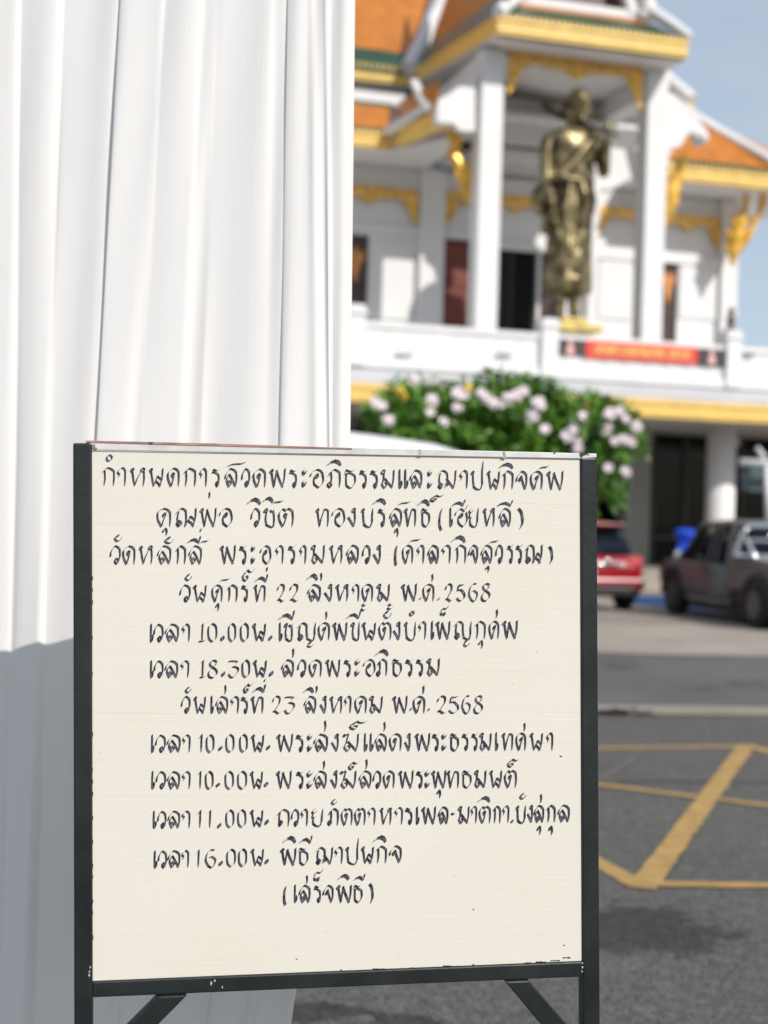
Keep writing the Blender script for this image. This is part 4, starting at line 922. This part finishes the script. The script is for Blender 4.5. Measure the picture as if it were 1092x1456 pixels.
def board_mat():
    m = bpy.data.materials.new('cream_board_paint'); m.use_nodes = True; n = m.node_tree.nodes; l = m.node_tree.links; b = n['Principled BSDF']
    t = n.new('ShaderNodeTexCoord')
    def nz(sc, s, d=4):
        mp_ = n.new('ShaderNodeMapping'); mp_.inputs['Scale'].default_value = sc; l.new(t.outputs['Object'], mp_.inputs[0])
        x = n.new('ShaderNodeTexNoise'); x.inputs['Scale'].default_value = s; x.inputs['Detail'].default_value = d; l.new(mp_.outputs[0], x.inputs['Vector']); return x
    def rmp(x, a, bb, c0, c1):
        c = n.new('ShaderNodeValToRGB'); c.color_ramp.elements[0].position = a; c.color_ramp.elements[1].position = bb; c.color_ramp.elements[0].color = (*c0, 1); c.color_ramp.elements[1].color = (*c1, 1); l.new(x.outputs['Fac'], c.inputs[0]); return c
    def mul(a, bb, f=1.0):
        x = n.new('ShaderNodeMixRGB'); x.blend_type = 'MULTIPLY'; x.inputs[0].default_value = f; l.new(a, x.inputs[1]); l.new(bb, x.inputs[2]); return x.outputs[0]
    c = rmp(nz((1, 1, 1), 3.0, 6), .3, .7, (.69, .648, .565), (.715, .675, .595)).outputs[0]
    br = rmp(nz((2.2, 2.2, 150), 1.0, 5), .30, .42, (.955, .95, .94), (1, 1, 1)); c = mul(c, br.outputs[0], .4)
    ln = rmp(nz((1.2, 1.2, 260), 1.0, 2), .70, .73, (1, 1, 1), (.86, .85, .83)); c = mul(c, ln.outputs[0], .7)
    sp_ = rmp(nz((1, 1, 1), 260, 1), .775, .80, (1, 1, 1), (.45, .42, .38)); c = mul(c, sp_.outputs[0], .6)
    l.new(c, b.inputs['Base Color']); b.inputs['Roughness'].default_value = .42
    bp = n.new('ShaderNodeBump'); bp.inputs['Strength'].default_value = .25; bp.inputs['Distance'].default_value = .0008
    l.new(nz((6, 6, 220), 1.0, 3).outputs['Fac'], bp.inputs['Height']); l.new(bp.outputs[0], b.inputs['Normal'])
    return m
M['board'] = board_mat()
panel = bprism('panel', M['board'], [(131, 641), (824.5, 652), (827, 1366), (132, 1394.5)], 0.0, .010)
tp = bprism('top_trim', M['trim'], [(131.5, 627.5), (847.5, 645), (847.5, 650.5), (824, 652.3), (131.5, 640)], .0034, .014, bevel=.001)
bprism('top_edge', M['rust'], [(122, 626.5), (300, 630.6), (500, 637.2), (500, 639.0), (300, 634.0), (131, 629.3), (122, 629.3)], .0046, .0165)
def chip(px, m, off=.0048, th=.0006, par=nb): return bprism('paint_chip', m, px, off, th, par)
chip([(211, 629), (219, 629.4), (216, 632), (212, 631.6)], M['chip'])
chip([(786, 643.6), (789, 643.6), (788, 645.6)], M['chip'])
chip([(823, 644.2), (832, 644.6), (836, 645.2), (832, 646.4), (828, 648), (826, 651), (824.6, 649)], M['chip'])
chip([(132, 632), (136, 632.4), (135, 635), (139, 638), (134, 639), (132, 637)], mat('grey_chip', (.2, .2, .19), .7))
rc = random.Random(9)
joint = mat('grimy_joint', (.36, .34, .31), .7, vary=.3, vscale=60)
for jx, jy in ((596.5, 639.2), (716, 642.3),): chip([(jx-1.6, jy), (jx+1.2, jy), (jx+2.2, jy+6), (jx+3.4, jy+9.4), (jx-3.4, jy+9.2), (jx-1.0, jy+5)][:6] if jy < 645 else [(jx-2, jy), (jx+2, jy), (jx+3, jy+2.6), (jx-3, jy+2.6)], joint if jy < 645 else M['chip'], .0042 if jy < 645 else .0044, .0005)
for x0, x1, yy in ((712, 738, 1371), (745, 756, 1369), (762, 776, 1367.6), (783, 796, 1365.5), (800, 811, 1361.5), (445, 458, 1382), (499, 512, 1380), (530, 556, 1377.6), (584, 592, 1376), (630, 654, 1373.5), (484, 486, 1379), (672, 674, 1371), (421, 423, 1363.5), (801, 803, 1344), (672.5, 674, 1293), (796, 799, 1075)):
    n_ = 7; up_ = [(x0+(x1-x0)*k/n_, yy-rc.uniform(.2, 1.1)) for k in range(n_+1)]; dn_ = [(x0+(x1-x0)*k/n_, yy+rc.uniform(.2, 1.2)) for k in range(n_, -1, -1)]
    chip(up_+dn_, M['chip'], .0008, .0005, panel)
for x0, yy, s_ in ((826.6, 1368, 1), (827, 1374, 1.2), (826.4, 1380, 1), (300, 1397, 1.6), (305, 1393, 1.2), (316, 1402, 1), (127.5, 1380, 1), (127, 1385, 1.1), (836, 646.5, 1), (128.5, 1374, 1.2)):
    pts = [(x0+math.cos(a)*s_*rc.uniform(.6, 1.5), yy+math.sin(a)*s_*1.6*rc.uniform(.6, 1.5)) for a in [k*.9 for k in range(7)]]
    chip(pts, M['chipw'], .0046, .0005)
for yy in range(700, 1330, 17):
    if rc.random() < .7: continue
    x0 = 131.5+.5*(yy-640)/760; chip([(x0, yy), (x0+rc.uniform(.3, .9), yy+1), (x0+rc.uniform(.3, .9), yy+rc.uniform(3, 7)), (x0, yy+rc.uniform(5, 9))], M['chip'], .0006, .0004, panel)
# ---------------------------------------------------------------- brush lettering
HL = "2,84 10,95 20,92 18,80 8,78 2,86"
GL = {
'ก': "0,70 20,88 44,98 / 40,98 70,92 97,78 / 95,80 95,40 90,0* / 20,84 22,40 14,0*",
'า': "52,98 22,88 2,72 24,64 20,54 4,42* / 48,98 74,94 97,80 / 94,82 92,40 86,0*",
'ห': HL+" / 13,80 20,40 28,2* / 28,2 48,46 72,80 / 66,86 76,97 92,92 88,80 74,80 66,86 / 88,84 90,40 84,0*",
'น': HL+" / 13,80 22,40 30,0* / 30,0 44,28 60,54 / 56,56 74,46 92,34 / 62,50 48,34 58,24 92,46 / 54,24 68,14 78,0 / 96,96 92,50 78,0*",
'ด': "0,58 14,80 52,98 / 48,98 76,92 97,76 / 95,78 96,40 92,0* / 6,66 8,38 32,0 / 32,0 46,30 58,66 / 58,66 42,72 38,56 50,48",
'ค': "2,62 14,84 50,98 / 46,98 76,92 97,76 / 95,78 96,40 92,0* / 4,66 8,36 32,0 / 32,0 42,26 56,52 / 46,52 46,70 62,72 60,54 50,50",
'ต': "0,58 14,80 32,95 / 30,96 42,90 52,82 / 50,82 66,96 / 62,97 80,92 97,80 / 95,80 98,40 92,0* / 6,66 10,36 32,0 / 32,0 46,30 58,64 / 58,64 42,70 40,56 50,48",
'ร': "8,76 20,92 / 16,94 44,86 66,88 100,104* / 8,76 40,76 74,64 / 72,66 78,36 62,0 / 62,0 46,16 52,30 68,22 72,14 62,2",
'ล': "0,44 8,68 46,98 / 40,98 74,92 98,76 / 95,78 96,40 86,0* / 34,70 56,46 86,4 / 36,70 12,40 32,0 / 32,0 50,20 28,36",
'ว': "0,40 6,68 44,98 / 40,98 72,92 97,78 / 94,80 96,40 64,0 / 64,0 44,16 52,32 72,26 82,14 64,2",
'พ': HL+" / 13,80 20,40 28,0* / 28,0 38,50 48,92 / 44,92 62,46 86,0 / 99,100 96,50 84,0*",
'ะ': "62,100 14,90 22,72 60,70 96,90 / 60,90 34,80 44,72 64,82 / 60,42 12,30 24,6 58,8 98,30 / 60,30 36,18 44,8 62,20",
'อ': "0,58 10,80 52,99 / 48,98 76,92 94,76 / 92,78 98,34 64,0 / 64,0 32,18 26,40 34,62 50,76 / 50,76 60,66 54,52 42,54 40,68 50,76 / 30,42 44,50",
'ภ': "14,62 32,86 58,98 / 54,98 76,92 98,78 / 95,80 97,40 92,0* / 34,84 36,44 24,0 / 26,0 8,14 14,30 30,24 36,12 26,0",
'ถ': "0,62 22,86 54,98 / 50,98 76,92 98,78 / 95,80 97,40 92,0* / 24,82 16,44 24,2 / 24,0 14,20 26,34 40,24 38,12 24,0",
'ธ': "4,78 20,96 / 14,97 44,88 68,90 100,106* / 4,74 50,78 86,66 / 85,68 88,32 56,0 / 16,74 14,28 20,10 / 16,14 40,2 58,0",
'ม': "4,86 16,98 32,92 26,80 12,78 4,86 / 22,80 22,50 10,22 30,0 / 26,80 20,40 4,20 / 30,0 44,18 36,34 16,24 / 30,54 60,28 88,4 / 22,42 40,50 / 99,98 96,46 84,0*",
'เ': "36,104* 26,70 24,20 / 30,100 32,60 22,14 / 22,14 48,0 / 48,0 84,22 64,40 40,26 48,4",
'ฌ': "0,72 20,94 34,97 / 30,98 44,92 56,80 / 54,80 56,50 44,8 / 18,84 12,50 18,14 22,0 / 22,0 8,14 16,30 28,20 22,0 / 46,4 60,20 50,32 40,22 / 50,56 68,32 88,4 / 99,100 96,46 86,0*",
'ป': HL+" / 14,80 16,40 22,8 / 18,14 44,0 76,-2 / 76,-2 92,26 / 92,24 92,90 102,152*",
'บ': HL+" / 14,80 16,40 22,8 / 18,14 44,0 76,-2 / 76,-2 92,26 / 92,24 93,60 99,100*",
'จ': "0,42 6,66 50,98 / 44,98 74,92 98,76 / 95,78 96,36 82,0* / 46,72 60,40 84,2 / 48,74 30,60 34,44 50,52 52,64 / 14,48 30,62 46,76",
'ณ': "0,66 18,92 32,97 / 28,98 42,92 52,82 / 50,84 52,40 46,0 / 16,82 8,44 16,2 / 16,0 4,16 12,32 26,24 28,10 16,0 / 46,0 58,30 74,54 / 70,56 84,46 96,34 / 76,50 64,34 74,24 98,44 / 70,24 82,14 88,0 / 100,98 98,50 86,0*",
'ช': "2,80 16,96 34,90 28,78 12,78 2,84 / 28,80 16,44 26,6 / 20,12 56,0 84,-2 / 84,-2 92,26 / 92,24 92,60 84,84 / 58,88 76,78 92,92",
'ข': "2,80 20,96 38,90 34,78 14,78 2,84 / 32,80 22,44 32,6 / 26,12 60,0 84,-2 / 84,-2 92,26 / 92,24 93,60 99,100*",
'ท': HL+" / 13,80 20,40 26,0* / 26,0 40,44 64,90 / 58,92 78,92 94,82 / 92,84 92,40 88,0*",
'ง': "52,88 66,98 90,94 86,80 66,78 54,86 / 86,84 88,40 76,0* / 0,48 14,46 74,2 / 6,46 22,50",
'ฮ': "0,58 10,80 46,96 / 42,97 60,90 72,80 / 66,82 84,96 104,118* / 88,78 94,34 62,0 / 62,0 30,18 24,40 32,60 48,72 / 48,72 60,62 54,50 42,52 40,64 48,72",
'ย': "34,98 12,88 12,74 34,76 44,86 / 20,74 10,56 16,46 36,52 / 24,50 16,30 22,8 / 18,14 44,0 74,-2 / 74,-2 90,26 / 90,24 92,60 99,100*",
'ญ': "0,70 16,92 34,98 / 30,98 44,90 52,78 / 50,80 50,44 54,8 / 14,82 8,44 18,2 / 18,0 4,14 12,32 24,26 26,10 18,0 / 52,10 72,0 86,-2 / 86,-2 94,30 / 94,28 94,60 99,100*",
'ฆ': "0,82 8,96 18,84 26,98 36,92 34,80 / 8,92 14,80 / 32,82 24,50 10,22 32,0 / 32,0 46,18 38,34 18,24 / 34,56 62,30 88,4 / 26,44 42,52 / 100,100 97,46 86,0*",
'ศ': "2,62 14,84 50,98 / 46,98 76,92 97,76 / 95,78 96,40 92,0* / 4,66 8,36 32,0 / 32,0 42,26 56,52 / 46,52 46,70 62,72 60,54 50,50",
'0': "50,100 14,82 8,50 16,16 50,-2 / 50,100 86,84 94,50 86,16 50,-2",
'1': "0,76 36,88 72,102 / 68,100 62,50 58,0*",
'!': "0,76 36,88 72,102 / 66,100 58,50 56,8 / 4,2 56,2 100,8",
'2': "4,66 14,86 46,100 / 42,100 84,92 84,64 56,40 16,8 / 6,14 40,10 66,0 100,10",
'3': "4,92 46,94 92,90 / 90,90 66,74 44,62 / 42,62 86,56 94,36 50,0 / 50,0 24,2 4,20",
'5': "98,100* 66,92 22,92 / 24,92 12,62 / 10,62 56,64 92,42 / 90,46 94,20 46,0 / 46,0 24,4 0,18",
'6': "86,96 50,98 16,76 / 18,78 2,40 28,6 / 24,8 62,-4 88,20 / 88,18 96,42 62,60 / 64,60 40,56 14,44",
'8': "62,100 28,92 24,72 52,58 / 48,60 84,44 92,22 54,-2 / 56,-2 18,4 8,28 40,54 / 38,52 72,68 86,84 / 60,100 78,96 88,88",
'(': "92,100* 50,80 28,46 / 30,50 34,20 70,0", ')': "4,100 60,82 84,46 / 84,50 76,24 24,0*",
'.': "20,20 70,70 / 50,90 84,60 / 10,50 44,8 / 50,10 90,50", 'o': "60,95 20,70 6,30 30,4 / 30,4 70,20 92,60 60,95 / 10,24 40,6",
'-': "0,30 26,80 / 20,80 60,30 / 56,30 76,46 100,90",
'ิ': "0,4 26,60 62,96 / 56,96 86,70 100,0 / 2,4 40,52 70,58 / 66,60 86,36 100,0 / 40,74 74,78 92,34", 
'ี': "0,4 24,56 56,84 / 50,84 72,58 90,0 / 2,4 36,46 62,50 / 58,52 76,30 90,2 / 36,64 64,68 82,30 / 100,130 98,76 86,6",
'ั': "44,100 22,84 46,76 56,92 44,100 / 28,90 2,50 30,6 / 26,8 66,16 100,80*",
'่': "10,104 40,60 44,0*", "'": "30,104 52,50 20,0*",
'i': "60,100 60,50 40,0*",
'ุ': "50,96 8,66 20,50 56,62 / 50,96 80,84 / 78,88 92,44 74,0*",
'์': "34,70 6,50 10,12 / 8,14 30,0 46,30 34,44 20,34 / 8,40 24,76 48,96 / 44,98 62,78 84,84 104,112*",
'้': "44,100 16,84 44,66 70,80 / 62,70 30,60 2,20 / 0,20 40,0 100,44*",
'็': "30,60 4,40 8,14 / 6,26 26,4 / 26,4 42,34 / 40,36 52,0 / 52,0 66,44 / 2,50 28,86 60,82 / 56,84 84,84 108,120*",
'ํ': "62,96 16,76 10,30 38,2 / 38,2 82,24 92,66 62,96",
'ฺ': "70,100 20,84 40,70 62,80 / 30,70 4,40 30,6 / 28,8 70,14 100,60*",
'~': "0,10 24,50 56,60 / 50,60 76,66 100,104*",
'y': "10,104 50,70 30,20 / 34,30 20,8 0,0*",
}
# every line: baseline (x0,y0,x1,y1), letter height, then "glyph x0 x1" and marks "glyph x0 x1 ytop ybottom"
LN = []
def LNadd(bl, h, txt): LN.append((bl, h, txt))
LNadd((144, 692, 800, 697.5), 28.5, "ก 144.3 164|ํ 150 161 645.5 657|า 166 180|ห 184 208|น 211 233|ด 236.6 256|ก 260 279.5|า 283 295|ร 300 315|ล 319 338|~ 322 351 656 665|ว 343 356|ด 358.5 378.7|พ 382 406|ร 409.5 425|ะ 428 437|อ 440 461|ภ 463 485|ิ 463 485.5 653 663|ธ 488.6 508|ร 509.5 524|ร 525 540|ม 540 561|เ 565.5 573|เ 573.5 581.5|ล 582 601|ะ 606.5 615|ฌ 620 649|า 652.6 666|ป 669 688|น 691 711|ก 713 730.6|ิ 707 730 657.5 667|จ 733 750|ศ 752.6 772|~ 763.6 782 661 669|พ 776 801")
LNadd((222, 750, 745, 750), 28.5, "ค 222 244|ุ 230 239 750 763|ณ 248.7 279.5|พ 283 308|i 295.5 300 699 710|อ 311 331|ว 356 370|ิ 349.5 371 707 718|ช 374 392|ิ 372 389 705.5 715|~ 385 405 710 719|ต 394 418|ท 448 469|อ 471 491|ง 493 507|บ 513 531.5|ร 536 550|ิ 528 549 708 718.5|ล 553 572|~ 564 585 712 720|ุ 560 567 750 765|ท 574 593|ธ 597.5 613|ิ 592 611 709.5 720.5|์ 610 632 703.5 714|( 621 631 721 755|เ 638 644.5|ฮ 646 666|ี 640.6 661.5 712 720.5|ย 664.5 681|ห 686 705|ล 709 727|ี 705.5 729 712.5 720.5|) 735 745.5 722 754")
LNadd((156, 803.5, 787, 802), 28.5, "ว 156 172|ั 161.5 175 760 771|ด 173 193|ห 197 219|ล 223 244|ั 233 249 763 774|ก 249 265|ล 267.5 287.5|~ 281.6 300 765.5 776|ี 265 286 764 773|i 283 287 751 757.5|พ 312 335.5|ร 339 353|ะ 356 363|อ 369 386|า 391 404|ร 408 422|า 425 436|ม 441 462|ห 467.7 488.6|ล 491.5 510.5|ว 514.5 527|ง 529 542.5|( 559 566 774 805|ศ 571 588|~ 579 601 764 774|า 592 604|ล 607.6 624.5|า 627 641.6|ก 646 663.6|ิ 639.5 662 760.5 772|จ 665 680|ล 683 700.5|~ 693 711 767 775|ุ 689 696 804 815|ว 704 715.5|ร 720 731|ร 732.5 744|ณ 746 771.5|) 779 787 776 803")
LNadd((255, 857, 700, 855.5), 26.5, "ว 255 271.5|ั 262 274 816 827|น 274 294.5|ศ 300 317|~ 310 329 821 829.5|ุ 305.5 312 857 870|ก 322 338.5|ร 341.6 355|์ 343 363 809 827|ท 360 378.7|ี 361 381 818 828|i 377.5 381.5 806 813.5|2 393 406|2 411 425.5|ล 436.5 457|ิ 434.5 452 815 826|' 454.5 459.5 814.5 827|ง 459.5 473.5|ห 476.5 497|า 500 511.6|ค 513.5 531|ม 534.5 554.5|พ 569.5 593|. 595.5 599 849 853.5|ศ 600 618|' 612.5 617.5 816 828|. 621.5 625.5 849.5 854|2 632 644.5|5 648 662|6 665.5 680|8 682.5 698")
LNadd((212, 914, 737, 909), 27.5, "เ 212 219|ว 218 233|ล 234 255|า 258 271|! 281 292.5|0 294 310|o 313 320 903 912|0 323 336.5|0 340 354.5|น 358 379|o 381 387.5 903 911.5|เ 395.5 402.5|ช 403 417|ี 394.5 419 870.5 882|ญ 422 450|ฺ 435.5 447 912 921.5|ศ 451 469.5|' 461.5 467 869.5 882|พ 472 494|ข 497.6 512|ี 490.5 513 870.5 880.5|้ 512 524 857 869|น 513.5 535|ต 537 557|ั 544.5 558 868 880.5|้ 549.5 561 857 867|ง 558 570.5|บ 574 592|ํ 581 590 868 877|า 594 606.5|เ 611.5 618|พ 618.6 640.5|็ 625 638 863 876.5|ญ 645 671.5|ฺ 658 668.5 909 920.5|ก 674.6 691|ุ 679 687 909.5 923|ศ 694 710|' 703.5 709.5 866.5 880|พ 713.5 736.5")
LNadd((213, 965, 625, 962), 26.5, "เ 212.5 219|ว 218.6 233|ล 234 254|า 256 269.6|! 282.5 292.5|8 294 310.5|o 314 320.5 954 962.5|3 323 340.5|0 342.5 356.5|น 359 380|o 382 389.5 953.5 962|ล 399.5 418.5|' 414.5 419.5 922 936|ว 422.5 435.5|ด 438 458|พ 462 484|ร 487.5 501|ะ 503 512.5|อ 515.5 534|ภ 533.5 551|ิ 531.6 552.5 922.5 933.5|ธ 556.5 573|ร 575 589|ร 590.5 604|ม 605.5 625.5")
LNadd((257, 1015.5, 690, 1015), 26.5, "ว 257 271|ั 262.5 273 976.5 986.5|น 274.6 293.5|เ 298.5 304.5|ล 306 325|' 318 323.5 974 988|า 327 340.5|ร 341.6 355|์ 345 361 971.5 986|ท 356 376|ี 357.5 378 975 985.5|i 374 378 965 970.5|2 386.5 400.5|3 403 420|ล 431.5 450|ิ 429.5 446.5 976.5 986|' 447.5 453 975 986.5|ง 453.5 465|ห 467.7 488|า 488.5 500|ค 503 522|ม 523.5 544|พ 557 579.5|. 582 586 1006 1011|ศ 586 605|' 599.5 604.5 975 988|. 607.5 611.5 1006.5 1011.5|2 620.5 635.5|5 637 653|6 655.5 669.5|8 672 687.5")
LNadd((214, 1071, 787, 1067.5), 27, "เ 214 220|ว 220.5 236|ล 237 257.5|า 258.5 271.5|1 281 290|0 291.5 305.5|o 310 316.5 1060 1068|0 319.5 334|0 339 353|น 356 376|o 378 384.5 1059 1067|พ 392 416.5|ร 419.5 434|ะ 436 444.5|ล 445.5 467|' 459.5 466 1024.5 1041|ง 469.5 482.5|ฆ 486 510|์ 495 523 1024.5 1038|เ 516 523.5|เ 524 532|ล 532.5 550.5|' 544 550 1026.5 1041|ด 552 571.5|ง 574 584.5|พ 588.5 611.5|ร 613.5 626|ะ 627 635.5|ธ 638.5 654|ร 655.5 668|ร 669 681|ม 680.5 699|เ 703 709|ท 712.5 730.6|ศ 732.5 748.5|' 743.5 748.5 1028 1041|น 752.5 772.5|า 776.5 787")
LNadd((214, 1123, 735, 1121), 27, "เ 214 221|ว 221.5 236.5|ล 237 256.5|า 258 271.5|1 279.5 288.5|0 290.5 304.5|o 306.5 313.5 1112.5 1119.5|0 318.5 333.5|0 336 352|น 355 374.5|o 375 382 1111 1119.5|พ 392 415|ร 419.5 434|ะ 435 445.5|ล 445.5 465|' 458 463.5 1081.5 1095|ง 468.5 480.5|ฆ 482 506.5|์ 494 512 1082.5 1095|ล 509.5 528.5|' 518 524.5 1079.5 1095|ว 529.5 542|ด 543.5 561.5|พ 565.5 588|ร 590.5 603|ะ 603 612|พ 612.5 634.5|ุ 620.5 627.5 1121.5 1135.5|ท 634.5 654|ธ 655.5 672|ม 673 691.5|น 695 714.5|ต 715.5 735|์ 720 740 1078 1091.5")
LNadd((216, 1179, 811, 1169.5), 26.5, "เ 216 223.5|ว 223.5 237|ล 238 256.5|า 258 271.5|1 279.5 288|1 292 303|o 308.5 315 1169.5 1178|0 319.5 334|0 336.5 351|น 355 375|o 376 382.5 1164.5 1173.5|ถ 393 412|ว 413.5 425.5|า 427 438.5|ย 441 460|ภ 464 482|ั 470 480 1136 1145|ต 483.5 501.5|ต 502.5 520|า 522 534.5|ห 539 558|า 560.5 573.5|ร 575 589|เ 590.5 597|พ 598.5 620|ล 622.5 638|- 639 649.5 1154.5 1160.5|ม 650 667.5|า 668.5 678.5|ต 679.5 698|ิ 677.5 697 1131.5 1141.5|ก 700.5 712.5|า 713.5 724.5|. 725.5 731 1164.5 1171|บ 732.5 748|ั 738 749 1127.5 1137.5|ง 748.5 758.5|ล 758.5 774|' 767 772 1129 1142.5|ุ 762.5 769.5 1173 1188|ก 776.5 790.5|ุ 779.5 786.5 1173 1188|ล 792.5 810.5")
LNadd((217, 1235.5, 571, 1227.5), 26.5, "เ 217.5 224.5|ว 224.5 238|ล 238 257|า 257.5 269.5|1 276.5 286|6 291 308|o 310.5 317.5 1223.5 1231.5|0 320.5 336|0 337.5 352|น 356 376|o 376 382.5 1220.5 1229|พ 397.5 421.5|ิ 401 421 1188 1199.5|ธ 423.5 440|ี 424 444 1189.5 1199.5|ฌ 447 473.5|า 475 488|ป 490.5 510.5|น 512.5 532|ก 533.5 550.5|ิ 529 549.5 1187 1198|จ 553 571.5")
LNadd((400, 1284.5, 532, 1284), 27, "( 401 409 1258 1288|เ 417 423.5|ล 424.5 442|' 434 439.5 1244.5 1258|ร 445.5 459|็ 445 459 1237.5 1254|จ 458.5 474.5|พ 477.5 500.5|ิ 479 497 1242 1251.5|ธ 501.5 517|ี 501 519 1244 1252.5|) 524 532 1255.5 1285.5")

def ink_mat():
    m = bpy.data.materials.new('navy_black_brush_ink'); m.use_nodes = True; n = m.node_tree.nodes; l = m.node_tree.links; b = n['Principled BSDF']
    t = n.new('ShaderNodeUVMap'); mp_ = n.new('ShaderNodeMapping'); mp_.inputs['Scale'].default_value = (3.2, .16, 1); l.new(t.outputs[0], mp_.inputs[0])
    x = n.new('ShaderNodeTexNoise'); x.inputs['Scale'].default_value = 1.0; x.inputs['Detail'].default_value = 3; l.new(mp_.outputs[0], x.inputs['Vector'])
    at_ = n.new('ShaderNodeUVMap'); at_.uv_map = 'dry'; sp = n.new('ShaderNodeSeparateXYZ'); l.new(at_.outputs[0], sp.inputs[0])
    def mth(op, a, b_):
        q = n.new('ShaderNodeMath'); q.operation = op
        for i, z in enumerate((a, b_)):
            if isinstance(z, (int, float)): q.inputs[i].default_value = z
            else: l.new(z, q.inputs[i])
        return q.outputs[0]
    ed = mth('MULTIPLY', mth('MULTIPLY', sp.outputs[0], mth('SUBTRACT', 1.0, sp.outputs[0])), 4.0)      # dry centre of the brush mark
    dry = mth('MULTIPLY', ed, mth('ADD', mth('MULTIPLY', sp.outputs[1], .33), -.08))
    fac = mth('ADD', x.outputs['Fac'], mth('SUBTRACT', dry, .02))
    c = n.new('ShaderNodeValToRGB'); e = c.color_ramp.elements; e[0].position = .50; e[1].position = .84; e[0].color = (.005, .006, .020, 1); e[1].color = (.20, .19, .235, 1)
    l.new(fac, c.inputs[0]); l.new(c.outputs[0], b.inputs['Base Color']); b.inputs['Roughness'].default_value = .5
    return m
INK = ink_mat()
NIB = 4.7; NA = R(42)
def ink_line(items, seed):
    rnd = random.Random(seed); v = []; f = []; uv = []; uv2 = []; cnt = 0
    for (gl, x0, x1, yt, yb) in items:
        ismark = yt is not None and gl not in '()'
        nib = NIB*(.80 if ismark else 1.0)*rnd.uniform(.93, 1.05)
        if gl in 'ิ': nib *= 1.05
        yt_, yb_ = yt, yb
        nx, ny = math.cos(NA)*nib/2, math.sin(NA)*nib/2
        # the box is the outside of the ink: shrink by the nib
        ax0, ax1 = x0+nx*.8, x1-nx*.8; ay0, ay1 = yb_-ny*.7, yt_+ny*.7
        if ax1-ax0 < 1: ax0 = ax1 = (x0+x1)/2; ax0 -= .6; ax1 += .6
        wob = [rnd.uniform(-.35, .35) for _ in range(4)]
        for s in GL[gl].split('/'):
            toks = s.split(); pts = []; taper = [t.endswith('*') for t in toks]
            for t in toks:
                a, b = t.rstrip('*').split(','); a = float(a)/100; b = float(b)/100
                pts.append((ax0+(ax1-ax0)*a + wob[0]*b, ay0+(ay1-ay0)*b + wob[1]*a))
            if len(pts) < 2: continue
            dense = []
            for k in range(len(pts)-1):
                p0 = pts[max(k-1, 0)]; p1 = pts[k]; p2 = pts[k+1]; p3 = pts[min(k+2, len(pts)-1)]
                for q in range(5): t = q/5; dense.append(tuple(cat(p0[i], p1[i], p2[i], p3[i], t) for i in (0, 1)))
            dense.append(pts[-1]); N = len(dense); off = .0004 + (cnt % 60)*.000006; cnt += 1; d_ = 0; u0 = rnd.uniform(0, 50)
            base = len(v)
            for k, (x, y) in enumerate(dense):
                t = k/(N-1); w = 1.0
                if taper[-1]: w *= min(1, .28+(1-t)*2.2)
                if taper[0]: w *= min(1, .22+t*2.0)
                if k: d_ += math.hypot(x-dense[k-1][0], y-dense[k-1][1])
                v.append(tuple(K(x-nx*w, y+ny*w, off))); v.append(tuple(K(x+nx*w, y-ny*w, off))); uv.append((u0, d_+u0)); uv.append((u0+1, d_+u0)); uv2.append((0, t)); uv2.append((1, t))
            for k in range(N-1):
                a = base+2*k; f.append((a, a+1, a+3, a+2))
    me = bpy.data.meshes.new('lettering'); me.from_pydata(v, [], f); ul = me.uv_layers.new(name='UVMap'); u2 = me.uv_layers.new(name='dry')
    for p in me.polygons:
        for li in p.loop_indices: ul.data[li].uv = uv[me.loops[li].vertex_index]; u2.data[li].uv = uv2[me.loops[li].vertex_index]
    me.update()
    return link('lettering', me, INK, panel)
def clean(o):
    # faces wound the same way, towards the reader
    bm = bmesh.new(); bm.from_mesh(o.data)
    for f_ in bm.faces: f_.normal_update()
    ln = (chainmat(o.parent).inverted().to_3x3() @ bnrm)
    for f_ in bm.faces:
        if f_.normal.dot(ln) < 0: f_.normal_flip()
    bm.to_mesh(o.data); bm.free()
for i, (bl, h, txt) in enumerate(LN):
    items = []
    for it in txt.split('|'):
        p = it.split(); x0, x1 = float(p[1]), float(p[2]); xm = (x0+x1)/2
        if len(p) > 3: items.append((p[0], x0, x1, float(p[3]), float(p[4])))
        else:
            yb = bl[1]+(bl[3]-bl[1])*(xm-bl[0])/(bl[2]-bl[0]); items.append((p[0], x0, x1, yb-h, yb))
    clean(ink_line(items, 100+i))
# banner letters, far away: the same brush alphabet laid on the banner
def banner_text():
    v = []; f = []; x = 849.0
    for gl in "ศาลา เบญจมภพิตรอ":
        w = {' ': 5, 'า': 6, 'เ': 4}.get(gl, 9.3)
        if gl in GL and gl not in 'ิ':
            ym = 495.7+(x-849)*.0685
            for s in GL[gl].split('/'):
                pts = [tuple(float(q)/100 for q in t.rstrip('*').split(',')) for t in s.split()]
                for (a, b), (c, d) in zip(pts, pts[1:]):
                    i0 = len(v)
                    for (q, r_) in ((a, b), (c, d)):
                        X = x+q*(w-2); Y = ym+5.4-r_*10.8
                        v.append(tuple(P(X-.7, Y+.6, sv+.018))); v.append(tuple(P(X+.7, Y-.6, sv+.018)))
                    f.append((i0, i0+1, i0+3, i0+2))
        x += w
    me = bpy.data.meshes.new('lettering'); me.from_pydata(v, [], f); me.update(); link('lettering', me, M['bannertxt'], bd)
banner_text()
print('objects', len(bpy.data.objects), 'tris', sum(len(o.data.polygons)*2 for o in bpy.data.objects if o.type == 'MESH'))
